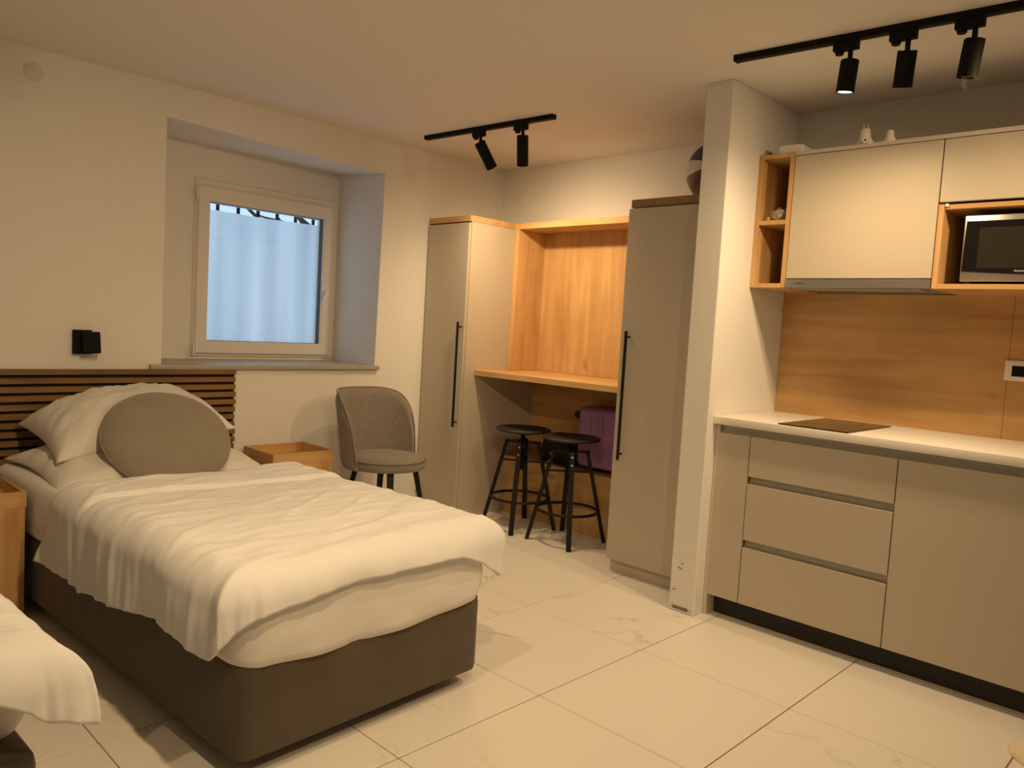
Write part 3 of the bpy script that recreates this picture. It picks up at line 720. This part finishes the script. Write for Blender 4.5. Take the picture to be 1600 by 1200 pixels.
# dark bag beside it
bm = bmesh.new(); loops = []
for k, (sx, sy, z) in enumerate(((.11, .06, .3815), (.125, .075, .40), (.128, .078, .46), (.115, .066, .52), (.085, .045, .56), (.04, .02, .575))):
    loops.append([(.80 + x + .012 * noise.noise((x * 9, y * 9, z * 9)), 2.64 + y + .01 * noise.noise((x * 9 + 3, y * 9, z * 9)), z) for x, y in rrect(sx, sy, .03, 6, 4)])
loft(bm, loops); bag = tag(recenter(ob('bag', bm, mat('black_fabric', (.02, .018, .017), .9, bump=.4, bscale=60), None, 'all')), 'small black soft bag on the low ledge behind the stools', 'bag')

# ------------------------------------------------------------------ bar stools
def stool(c, rz, label):
    t = thing('bar_stool', label, 'stool', (c[0], c[1], 0), rz, group='black bar stools under the desk', world=False)
    zs = .600
    bm = bmesh.new(); lathe(bm, [(0, zs), (.15, zs), (.168, zs + .005), (.172, zs + .014), (.166, zs + .020), (.12, zs + .015), (0, zs + .012)], n=48); ob('seat', bm, mat('dark_brown_seat', (.022, .014, .011), .6), t, 'auto')
    bm = bmesh.new(); lathe(bm, [(0, .36)] + [(.012 + (.004 if k % 2 else 0), .36 + k * .0045) for k in range(52)] + [(0, zs - .003)], n=16)
    ob('screw_spindle', bm, BLACK, t, 'auto')
    bm = bmesh.new(); lathe(bm, [(0, zs - .016), (.06, zs - .016), (.06, zs), (0, zs)], n=24); ob('seat_plate', bm, BLACK, t, 'auto')
    bm = bmesh.new(); lathe(bm, [(.014, .50), (.034, .50), (.034, .548), (.014, .548)], n=24); ob('hub', bm, BLACK, t, 'auto')
    bm = bmesh.new(); lathe(bm, [(.014, .40), (.028, .40), (.028, .43), (.014, .43)], n=24); ob('nut', bm, BLACK, t, 'auto')
    for k in range(4):
        a = k * PI / 2; c_, s_ = math.cos(a), math.sin(a); sd = (-s_, c_, 0)
        bm = bmesh.new()
        bar(bm, (.03 * c_, .03 * s_, .535), (.104 * c_, .104 * s_, .535), .028, side=sd, d0=.014)
        br = bm; bm = bmesh.new()
        bar(bm, (.098 * c_, .098 * s_, .542), (.228 * c_, .228 * s_, 0), .028, side=sd, d0=.020)
        lg = ob('leg', bm, BLACK, t); ob('top_bracket', br, BLACK, lg)
        bm = bmesh.new(); bar(bm, (.024 * c_, .024 * s_, .415), (.125 * c_, .125 * s_, .415), .018, side=sd, d0=.008); ob('brace', bm, BLACK, lg)
        for z in (.515, .47):
            bm = bmesh.new(); r = .098 + (.542 - z) / .542 * .13 + .010; tube(bm, (r * c_, r * s_, z), ((r + .005) * c_, (r + .005) * s_, z + .001), .006, n=10)
            ob('bolt', bm, STEEL, lg)
    bm = bmesh.new(); torus(bm, (0, 0, .188), .178, .0085, n=64, m=10); ob('foot_ring', bm, BLACK, t, 'all')
stool((.765, 2.300), math.radians(33), 'black screw-seat bar stool nearer to the narrow corner cupboard')
stool((1.150, 2.302), math.radians(45), 'black screw-seat bar stool in front of the purple suitcase')

# ball on top of the right cupboard
bl = thing('toy_ball', 'blue, white and brown ball on top of the wide cupboard', 'ball', (1.958, 2.33, 1.9125))
RB = .155; cB = Vector((1.958, 2.33, 1.9125 + RB))
cols = [mat('ball_white', (.62, .58, .56), .4), mat('ball_blue', (.035, .04, .085), .4), mat('ball_blue', (.035, .04, .085), .4), mat('ball_tan', (.36, .24, .14), .4), mat('ball_brown', (.13, .06, .045), .4), mat('ball_white', (.62, .58, .56), .4),
        mat('ball_blue', (.035, .04, .085), .4), mat('ball_brown', (.13, .06, .045), .4), mat('ball_tan', (.36, .24, .14), .4), mat('ball_white', (.62, .58, .56), .4), mat('ball_tan', (.36, .24, .14), .4), mat('ball_brown', (.13, .06, .045), .4)]
axis = Vector((.5, -.86, .05)).normalized(); lf = Vector((-.86, -.5, 0)).normalized(); uu = Vector((0, 0, 1))
for k in range(12):
    bm = bmesh.new(); n = 16; rows = []
    for i in range(n + 1):
        ph = PI * i / n; row = []
        for j in range(4):
            th = math.radians(-12 + 30 * (k + j / 3))
            row.append(bm.verts.new(cB + axis * RB * math.cos(ph) + (lf * math.cos(th) + uu * math.sin(th)) * RB * math.sin(ph)))
        rows.append(row)
    for a_, b_ in zip(rows, rows[1:]):
        for j in range(3): bm.faces.new((a_[j], a_[j + 1], b_[j + 1], b_[j]))
    bmesh.ops.remove_doubles(bm, verts=bm.verts, dist=1e-5); ob('panel', bm, cols[k], bl, 'all')

# ------------------------------------------------------------------ kitchen
KX1 = 3.665
YFR = 1.907
kb = thing('drawer_cabinet', 'greige kitchen base cabinet with three handleless drawers', 'cabinet', (2.76, 2.2, 0), group='kitchen base cabinets')
ob('body', B(2.462, 3.061, 1.945, YK - .002, .10, .8655), GREIGE, kb)
for z0, z1 in ((.657, .829), (.379, .624), (.097, .345)):
    ob('drawer_front', B(2.4635, 3.0595, YFR, YFR + .019, z0, z1, bev=.001, seg=1), GREIGE, kb)
for z0, z1 in ((.6275, .654), (.3485, .376)):
    ob('grip_profile', B(2.4635, 3.0595, 1.929, 1.944, z0 - .008, z1 + .008), ALU, kb)
ks = thing('filler_cabinet', 'narrow greige end panel and filler of the kitchen base', 'cabinet', (2.38, 2.2, 0), group='kitchen base cabinets')
ob('side_panel', B(XP1 + .002, XP1 + .019, YFR + .002, YK - .002, 0, .866), GREIGE_E, ks)
ob('filler_front', B(XP1 + .020, 2.4595, YFR, YFR + .019, .097, .829, bev=.001, seg=1), GREIGE, ks)
ob('body', B(XP1 + .020, 2.4605, 1.945, YK - .002, .10, .8655), GREIGE, ks)
kd = thing('door_cabinet', 'greige kitchen base cabinet with one tall plain front', 'cabinet', (3.36, 2.2, 0), group='kitchen base cabinets')
ob('body', B(3.062, KX1, 1.945, YK - .002, .10, .8655), GREIGE, kd)
ob('door', B(3.0635, KX1, YFR, YFR + .019, .097, .829, bev=.001, seg=1), GREIGE, kd)
tag(recenter(ob('grip_rail', B(XP1 + .020, KX1, 1.929, 1.9445, .822, .8665), ALU)), 'grey aluminium grip rail under the white worktop', 'rail')
tag(recenter(ob('kitchen_plinth', B(XP1 + .020, KX1, 1.976, 1.990, 0, .0995), PLINTH)), 'black recessed plinth under the kitchen cabinets', 'plinth')
tag(recenter(ob('worktop', B(XP1 + .001, KX1, 1.878, YK - .002, .867, .900, bev=.002), WHITEC, None, 'auto')), 'long white worktop on the kitchen base cabinets', 'worktop')
hobt = thing('induction_hob', 'narrow black glass induction hob in the white worktop', 'hob', (2.728, 2.14, .9))
hg = ob('glass_plate', B(2.586, 2.872, 1.89, 2.385, .9003, .9055, bev=.0015, seg=1), GLASSB, hobt)
for y in (2.03, 2.26):
    bm = bmesh.new(); torus(bm, (2.729, y, .9056), .085 if y < 2.1 else .075, .0007, n=48, m=4); ob('cooking_zone', bm, mat('zone_grey', (.10, .10, .10), .4), hg)
# backsplash
bsp = thing('backsplash', 'oak splashback panel with horizontal grain behind the worktop', 'splashback', (2.97, YK, .9))
ob('splash_panel', B(XP1 + .002, 3.2685, YK - .010, YK - .001, .9005, 1.482), OAK_X, bsp)
ob('splash_panel', B(3.2700, KX1, YK - .010, YK - .001, .9005, 1.482), OAK_X, bsp)
so = thing('wall_socket', 'white wall socket with a black insert on the oak splashback', 'socket', (3.36, 2.47, 1.14))
bm = bmesh.new(); box(bm, 3.259, 3.46, 2.460, 2.4695, 1.140, 1.222, bev=.003); ob('cover_plate', bm, WPLAST, so, 'auto')
ob('switch_insert', B(3.285, 3.435, 2.4585, 2.4605, 1.158, 1.201, bev=.0008, seg=1), BLACKM, so)

# upper cabinets
YU = 2.110; ZU0, ZU1 = 1.482, 2.073
us = thing('open_shelf', 'narrow open oak wall shelf with one middle board', 'shelf', (2.38, 2.3, ZU0))
UX0, UX1 = XP1 + .001, 2.4605
for x0, x1 in ((UX0, UX0 + .020), (UX1 - .020, UX1)):
    ob('side_board', B(x0, x1, YU, YK - .002, ZU0, ZU1, bev=.0008, seg=1), OAK_Z, us)
for z0, z1 in ((ZU0, ZU0 + .019), (1.762, 1.781), (ZU1 - .019, ZU1)):
    ob('shelf_board', B(UX0 + .0205, UX1 - .0205, YU + .001, YK - .002, z0, z1), OAK_Y, us)
ob('back_board', B(UX0 + .0205, UX1 - .0205, YK - .012, YK - .003, ZU0 + .02, ZU1 - .02), OAK_Z, us)
uc = thing('wall_cabinet', 'greige flap-front wall cabinet above the extractor hood', 'cabinet', (2.76, 2.3, 1.52), group='kitchen wall cabinets')
ob('body', B(2.462, 3.0545, 2.133, YK - .002, 1.53, 2.055), GREIGE, uc)
ob('flap_door', B(2.4635, 3.053, YU, YU + .019, 1.5225, 2.054, bev=.0015, seg=1), GREIGE, uc)
ob('top_board', B(2.4615, 3.0555, YU - .001, YK - .002, 2.0565, ZU1), GREIGE_E, uc)
ur = thing('wall_cabinet', 'greige flap-front wall cabinet above the microwave', 'cabinet', (3.36, 2.3, 1.815), group='kitchen wall cabinets')
ob('body', B(3.057, KX1, 2.133, YK - .002, 1.816, 2.055), GREIGE, ur)
ob('flap_door', B(3.0575, KX1, YU, YU + .019, 1.814, 2.054, bev=.0015, seg=1), GREIGE, ur)
ob('top_board', B(3.056, KX1, YU - .001, YK - .002, 2.0565, ZU1), GREIGE_E, ur)
mn = thing('microwave_niche', 'open oak wall compartment holding the microwave', 'shelf', (3.36, 2.3, ZU0))
for x0, x1 in ((3.0565, 3.0765), (KX1 - .02, KX1)): ob('side_board', B(x0, x1, YU, YK - .002, ZU0, 1.806, bev=.0008, seg=1), OAK_Z, mn)
ob('bottom_board', B(3.077, KX1 - .0205, YU, YK - .002, ZU0, ZU0 + .019, bev=.0008, seg=1), OAK_X, mn)
ob('top_board', B(3.077, KX1 - .0205, YU + .012, YK - .002, 1.788, 1.806), OAK_X, mn)
ob('back_board', B(3.077, KX1 - .0205, YK - .012, YK - .003, ZU0 + .02, 1.787), OAK_X, mn)
ob('hinge_stop', B(3.079, 3.090, YU + .002, YU + .010, 1.797, 1.808), WPLAST, mn)
hood = thing('extractor_hood', 'slim stainless slide-out extractor hood under the wall cabinet', 'hood', (2.76, 2.3, 1.48))
ob('hood_body', B(2.47, 3.046, 2.14, YK - .014, 1.486, 1.521), STEEL, hood)
hf = ob('front_strip', B(2.4635, 3.0535, 2.104, 2.128, 1.483, 1.518, bev=.001, seg=1), STEEL, hood)
ob('slide_plate', B(2.50, 3.02, 2.112, 2.22, 1.478, 1.4855), ALU, hood)
ob('printed_mark', B(2.512, 2.553, 2.1032, 2.1042, 1.4985, 1.5035), mat('print_dark', (.06, .06, .055), .6), hf)

# microwave
mw = thing('microwave', 'silver and black microwave oven in the oak compartment', 'microwave', (3.37, 2.3, 1.5015))
MX0, MX1, MZ0, MZ1, MY = 3.143, 3.618, 1.513, 1.763, 2.152
ob('casing', B(MX0 + .004, MX1 - .004, MY + .02, 2.455, MZ0 + .002, MZ1 - .003, bev=.004), mat('mw_case', (.30, .29, .27), .4, .6), mw)
dr = ob('door', B(MX0, MX1 - .10, MY - .008, MY + .02, MZ0, MZ1, bev=.005), STEEL, mw, 'auto')
bm = bmesh.new(); pts = []
n = 14
for k in range(n + 1):
    x = MX0 + .005 + (MX1 - .106 - MX0 - .005) * k / n; pts.append((x, MZ0 + .038 - .014 * math.sin(PI * min(1, (k / n) * .5 + .0))))
upper = [(MX1 - .106, MZ1 - .022), (MX0 + .009, MZ1 - .022)]
loop = [(x, z) for x, z in pts] + upper
A = [bm.verts.new((x, MY - .0105, z)) for x, z in loop]; Z = [bm.verts.new((x, MY - .006, z)) for x, z in loop]
bm.faces.new(A); bm.faces.new(Z[::-1])
for k in range(len(A)): bm.faces.new((A[k], Z[k], Z[(k + 1) % len(A)], A[(k + 1) % len(A)]))
ob('door_glass', bm, GLASSB, dr)
ob('viewing_window', B(MX0 + .055, MX1 - .135, MY - .0112, MY - .0102, MZ0 + .050, MZ1 - .048), mat('mw_window', (.024, .022, .015), .25), dr)
ob('control_panel', B(MX1 - .099, MX1, MY - .008, MY + .02, MZ0, MZ1, bev=.004), GLASSB, mw, 'auto')
ob('foot', B(MX0 + .03, MX0 + .06, MY + .03, MY + .06, 1.5012, MZ0 + .003), BLACKM, mw); ob('foot', B(MX1 - .06, MX1 - .03, MY + .03, MY + .06, 1.5012, MZ0 + .003), BLACKM, mw)
ob('foot', B(MX0 + .03, MX0 + .06, 2.40, 2.43, 1.5012, MZ0 + .003), BLACKM, mw); ob('foot', B(MX1 - .06, MX1 - .03, 2.40, 2.43, 1.5012, MZ0 + .003), BLACKM, mw)
cu = bpy.data.curves.new('lettering', 'FONT'); cu.body = 'Amica'; cu.size = .0128; cu.extrude = .0003
tmp = bpy.data.objects.new('tmp', cu); C.objects.link(tmp); bpy.context.view_layer.update()
me = bpy.data.meshes.new_from_object(tmp.evaluated_get(bpy.context.evaluated_depsgraph_get())); bpy.data.objects.remove(tmp)
me.transform(Matrix.Translation((3.322, MY - .0112, MZ0 + .036)) @ Matrix.Rotation(PI / 2, 4, 'X')); me.transform(Matrix.Translation(-Vector(mw.location)))
me.materials.clear(); me.materials.append(mat('print_silver', (.62, .60, .56), .4)); lo = bpy.data.objects.new('lettering', me); C.objects.link(lo); lo.parent = dr

# things on top of and inside the kitchen uppers
bx = thing('plastic_box', 'flat white plastic box lying on top of the open shelf', 'box', (2.42, 2.26, ZU1 + .0005))
bm = bmesh.new(); loops = []
RM = Matrix.Rotation(math.radians(4), 3, 'Z')
for ins, z in ((.005, ZU1 + .0005), (0, ZU1 + .006), (0, ZU1 + .034), (.006, ZU1 + .040)):
    loops.append([tuple(Vector((2.416, 2.262, z)) + RM @ Vector((x, y, 0))) for x, y in rrect(.056 - ins, .130 - ins, .012, 5)])
loft(bm, loops); ob('body', bm, WPLAST, bx, 'auto')
bm = bmesh.new(); box(bm, -.022, .022, -.055, .055, 0, .014, bev=.004)
bmesh.ops.transform(bm, matrix=Matrix.Translation((2.478, 2.325, ZU1 + .020)) @ Matrix.Rotation(math.radians(4), 4, 'Z'), verts=bm.verts); ob('lip', bm, WPLAST, bx, 'auto')
pa = thing('plug_adapter', 'white plug adapter with two upright pins on the wall cabinet', 'plug', (2.735, 2.16, ZU1 + .0005), group='plugs on the wall cabinet')
px, py, pz = 2.735, 2.16, ZU1 + .0005
bm = bmesh.new(); lathe(bm, [(0, 0), (.036, 0), (.038, .010), (.030, .022), (.024, .032), (.020, .052), (.019, .066), (.016, .070), (0, .070)], c=(px, py, pz), n=28); ob('body', bm, WPLAST, pa, 'auto')
for dx in (-.0095, .0095):
    bm = bmesh.new(); tube(bm, (px + dx, py, pz + .068), (px + dx, py, pz + .088), .0022, n=10); ob('pin', bm, WPLAST, pa)
bm = bmesh.new(); tube(bm, (px + .014, py - .025, pz + .016), (px + .018, py - .044, pz + .016), .013, n=20); kn = ob('side_socket', bm, WPLAST, pa, 'auto')
bm = bmesh.new(); tube(bm, (px + .018, py - .0435, pz + .016), (px + .018, py - .0448, pz + .016), .004, n=12); ob('socket_hole', bm, BLACKM, kn)
pl = thing('plug', 'small white bottle-shaped plug beside the pin adapter', 'plug', (2.838, 2.15, ZU1 + .0005), group='plugs on the wall cabinet')
bm = bmesh.new(); lathe(bm, [(0, 0), (.025, 0), (.026, .008), (.022, .016), (.0155, .024), (.014, .046), (.011, .050), (0, .050)], c=(2.838, 2.15, ZU1 + .0005), n=28); ob('body', bm, WPLAST, pl, 'auto')
# crumpled clear bag with a cable on the middle shelf
bgp = thing('plastic_bag', 'crumpled clear plastic bag with cables on the open shelf', 'bag', (2.39, 2.19, 1.7815))
bm = bmesh.new(); bmesh.ops.create_icosphere(bm, subdivisions=4, radius=1)
for v in bm.verts:
    c = v.co.copy(); k = 1 + .35 * noise.noise(c * 2.3) + .18 * noise.noise(c * 6)
    v.co = Vector((2.386 + c.x * .044 * k, 2.175 + c.y * .05 * k, max(1.7818, 1.808 + c.z * .032 * k)))
def crinkle():
    m = bpy.data.materials.new('clear_crinkle'); m.use_nodes = True; nt = m.node_tree; nt.nodes.clear()
    o = nt.nodes.new('ShaderNodeOutputMaterial'); t = nt.nodes.new('ShaderNodeBsdfTransparent'); g = nt.nodes.new('ShaderNodeBsdfPrincipled')
    g.inputs['Base Color'].default_value = (.55, .48, .40, 1); g.inputs['Roughness'].default_value = .2
    tc = nt.nodes.new('ShaderNodeTexCoord'); n = nt.nodes.new('ShaderNodeTexNoise'); n.inputs['Scale'].default_value = 45; nt.links.new(tc.outputs['Object'], n.inputs['Vector'])
    cr = nt.nodes.new('ShaderNodeValToRGB'); cr.color_ramp.elements[0].position = .30; cr.color_ramp.elements[1].position = .75; nt.links.new(n.outputs['Fac'], cr.inputs['Fac'])
    x = nt.nodes.new('ShaderNodeMixShader'); nt.links.new(cr.outputs['Color'], x.inputs[0]); nt.links.new(t.outputs[0], x.inputs[1]); nt.links.new(g.outputs[0], x.inputs[2]); nt.links.new(x.outputs[0], o.inputs[0])
    return m
CRINK = crinkle()
ob('wrap', bm, CRINK, bgp, 'all')
bm = bmesh.new(); sweep(bm, [(2.38 + .03 * math.cos(a), 2.19 + .035 * math.sin(a), 1.823 + .006 * math.sin(2 * a)) for a in [k * PI / 12 for k in range(24)]], .0025, 6, closed=True); ob('cable', bm, WPLAST, bgp, 'all')
bm = bmesh.new(); tube(bm, (2.345, 2.14, 1.7815), (2.345, 2.14, 1.800), .008, n=12); ob('cap', bm, mat('tan_plastic', (.5, .36, .2), .5), bgp, 'auto')
# glass plates standing in the lower compartment
gp = thing('plate', 'dark glass plate leaning in the lower open shelf compartment', 'plate', (2.405, 2.30, ZU0 + .0195))
bm = bmesh.new(); lathe(bm, [(0, 0), (.055, 0), (.085, .010), (.087, .012), (.055, .004), (0, .004)], n=40, M=Matrix.Translation((2.418, 2.30, ZU0 + .107)) @ Matrix.Rotation(math.radians(-82), 4, 'Y')); ob('dish', bm, mat('amber_glass', (.10, .065, .035), .15, coat=.5), gp, 'auto')
# small brown block on the shelf top by the partition
tag(recenter(ob('small_block', B(2.322, 2.334, 2.135, 2.15, ZU1 + .0003, ZU1 + .016, bev=.002), mat('brown_block', (.12, .07, .04), .7))), 'tiny brown block on the open shelf beside the partition', 'block')
# cream cloth on the floor at the right edge
bm = bmesh.new(); NXc = 36; V = []
for i in range(NXc + 1):
    row = []
    for j in range(NXc + 1):
        a, b = i / NXc, j / NXc
        rr_ = max(abs(2 * a - 1), abs(2 * b - 1)) / max(1e-6, math.hypot(2 * a - 1, 2 * b - 1)); x = 3.545 + .13 + .13 * (2 * a - 1) * rr_; yv = 1.665 + .12 * (2 * b - 1) * rr_
        e = min(a, 1 - a, b, 1 - b); z = .004 + .030 * min(1, e / .14) ** .6 + .012 * noise.noise((x * 22, yv * 22, 2)) * min(1, e / .1)
        row.append(Vector((x, yv, max(.003, z))))
    V.append(row)
T = [[bm.verts.new(p) for p in r] for r in V]; Zb = [[bm.verts.new((p.x, p.y, .0005)) for p in r] for r in V]
for i in range(NXc):
    for j in range(NXc):
        bm.faces.new((T[i][j], T[i + 1][j], T[i + 1][j + 1], T[i][j + 1])); bm.faces.new((Zb[i][j], Zb[i][j + 1], Zb[i + 1][j + 1], Zb[i + 1][j]))
    bm.faces.new((T[i][0], Zb[i][0], Zb[i + 1][0], T[i + 1][0])); bm.faces.new((T[i][NXc], T[i + 1][NXc], Zb[i + 1][NXc], Zb[i][NXc]))
    bm.faces.new((T[0][i], T[0][i + 1], Zb[0][i + 1], Zb[0][i])); bm.faces.new((T[NXc][i], Zb[NXc][i], Zb[NXc][i + 1], T[NXc][i + 1]))
tag(recenter(ob('floor_cloth', bm, mat('cream_cloth', (.78, .68, .50), .95, bump=.8, bscale=120, sheen=.3), None, 'all')), 'cream fluffy cloth on the floor at the right edge', 'cloth')

# ------------------------------------------------------------------ track lights
def track(x0, x1, ya, yb, label):
    t = thing('light_track', label, 'light track', ((x0 + x1) / 2, (ya + yb) / 2, H), group='black ceiling light tracks')
    bm = bmesh.new(); d = Vector((x1 - x0, yb - ya, 0)).normalized()
    bar(bm, (x0, ya, H - .0115), (x1, yb, H - .0115), .034, side=(-d.y, d.x, 0), d0=.022); ob('rail', bm, BLACKM, t)
    bm = bmesh.new(); bar(bm, Vector((x0, ya, H - .0228)) + d * .01, Vector((x1, yb, H - .0228)) - d * .01, .012, side=(-d.y, d.x, 0), d0=.002); ob('conductor_slot', bm, BLACK, t)
    for p, s in (((x0, ya), -1), ((x1, yb), 1)):
        bm = bmesh.new(); c = Vector((p[0], p[1], H - .0115)); bar(bm, c - d * .002, c + d * s * .012, .036, side=(-d.y, d.x, 0), d0=.023); ob('end_cap', bm, BLACKM, t)
def spot(x, y, aim, L, label, lit=0.0, R=.031, drop=.055, group='black cylinder track spotlights', beam=None):
    t = thing('track_spotlight', label, 'spotlight', (x, y, H - .0235), group=group)
    z = H - .0235
    ad = ob('adapter', B(x - .055, x + .03, y - .016, y + .016, z - .030, z - .0005, bev=.002), BLACKM, t)
    bm = bmesh.new(); lathe(bm, [(0, -.012), (.013, -.012), (.015, -.009), (.015, 0), (0, 0)], c=(x - .035, y, z - .030), n=18); ob('lock_knob', bm, BLACKM, ad)
    bm = bmesh.new(); tube(bm, (x + .004, y, z - .029), (x + .004, y, z - .030 - drop), .0085, n=14); ob('stem', bm, BLACKM, t, 'auto')
    aim = Vector(aim).normalized(); top = Vector((x + .004, y, z - .030 - drop + .006)) - aim * .012
    rot = aim.to_track_quat('-Z', 'Y').to_matrix().to_4x4(); M = Matrix.Translation(top) @ rot
    bm = bmesh.new(); lathe(bm, [(0, 0), (R - .002, 0), (R, -.002), (R, -L), (R - .003, -L), (R - .004, -L + .030), (0, -L + .030)], n=36, M=M); cy = ob('cylinder', bm, BLACKM, t, 'auto')
    glow = mat('lamp_glow', (1, .9, .75), .5, emit=(1.0, .86, .62, 14.0)) if lit else mat('lamp_off', (.45, .43, .40), .3)
    bm = bmesh.new(); lathe(bm, [(0, -L + .006), (R - .006, -L + .006), (R - .006, -L + .012), (0, -L + .012)], n=30, M=M); ob('lens', bm, glow, cy)
    if lit:
        mouth = top + aim * (L + .004)
        for nm, en, size, bl_ in (('beam', lit, beam or 168, 1.0),):
            ld = bpy.data.lights.new(nm, 'SPOT'); ld.energy = en; ld.color = WARM; ld.spot_size = math.radians(size); ld.spot_blend = bl_; ld.shadow_soft_size = .026
            lo_ = bpy.data.objects.new('lamp_light', ld); C.objects.link(lo_)
            lo_.matrix_world = Matrix.Translation(mouth) @ rot
            lo_.parent = t; lo_.matrix_parent_inverse = Matrix.Translation(-Vector(t.location))
    return top, aim
track(2.437, 4.40, 1.600, 1.715, 'long black light track on the ceiling above the kitchen')
ty = lambda x: 1.600 + (x - 2.437) * .0586
spot(2.858, ty(2.858), (-.09, .02, -1), .112, 'lit black cylinder spotlight nearest the partition wall', lit=LAMP_W * .58)
spot(3.046, ty(3.046), (-.16, .30, -1), .118, 'black cylinder spotlight in the middle of the long track', lit=0)
tp, am = spot(3.245, ty(3.245), (-.14, .10, -1), .118, 'black cylinder spotlight with torn plastic hanging from its mouth', lit=0)
spot(3.78, ty(3.78), (-.95, .06, -1), .112, 'added lit black spotlight at the right end of the long track, out of view', lit=LAMP_W * .62, beam=124)  # out-of-view lamp added to brighten the partition side
# torn plastic film hanging from the third lamp
tf = thing('torn_film', 'torn strips of clear plastic film hanging from a spotlight', 'film', tuple(tp + am * .118))
for k, (dx, dy, l, cx) in enumerate(((.006, -.02, .052, -.010), (-.004, -.012, .036, .006), (.014, -.012, .030, .034))):
    base = tp + am * .112 + Vector((dx, dy, 0)); bm = bmesh.new(); A = []
    for i in range(7):
        f = i / 6; c = base + Vector((cx * f + .004 * math.sin(f * 9 + k), .006 * math.cos(f * 7 + k), -l * f)); wd = .010 * (1 - .45 * f)
        A.append((bm.verts.new(c + Vector((-wd, .002 * math.sin(i * 2), 0))), bm.verts.new(c + Vector((wd, -.003 * math.cos(i * 3), 0)))))
    for a, b in zip(A, A[1:]): bm.faces.new((a[0], a[1], b[1], b[0]))
    ob('strip', bm, CRINK, tf, 'all')
track(.315, 1.262, 1.795, 1.842, 'short black light track on the ceiling by the desk niche')
spot(.753, 1.815, (.17, .68, -1), .158, 'tilted black spotlight on the short track', lit=LAMP_W * .44, drop=.048)
spot(1.062, 1.832, (-.24, .34, -1), .158, 'upright black spotlight on the short track', lit=LAMP_W * .47, drop=.048)
# unseen track and lamps added over the beds to brighten the room
track(2.3, 4.4, -.30, -.30, 'added black light track over the beds, out of view')
for k, x in enumerate((2.60, 3.35, 4.10)):
    spot(x, -.30, ((-.80, .06, -1), (-.80, .14, -1), (-.70, .30, -1))[k], .112, ('added black spotlight over the bed foot, out of view', 'added black spotlight in the middle of the unseen track over the beds', 'added black spotlight over the camera, out of view')[k], lit=ROOM_W, beam=138)

for o in WROOTS:
    if '_w' in o: del o['_w']
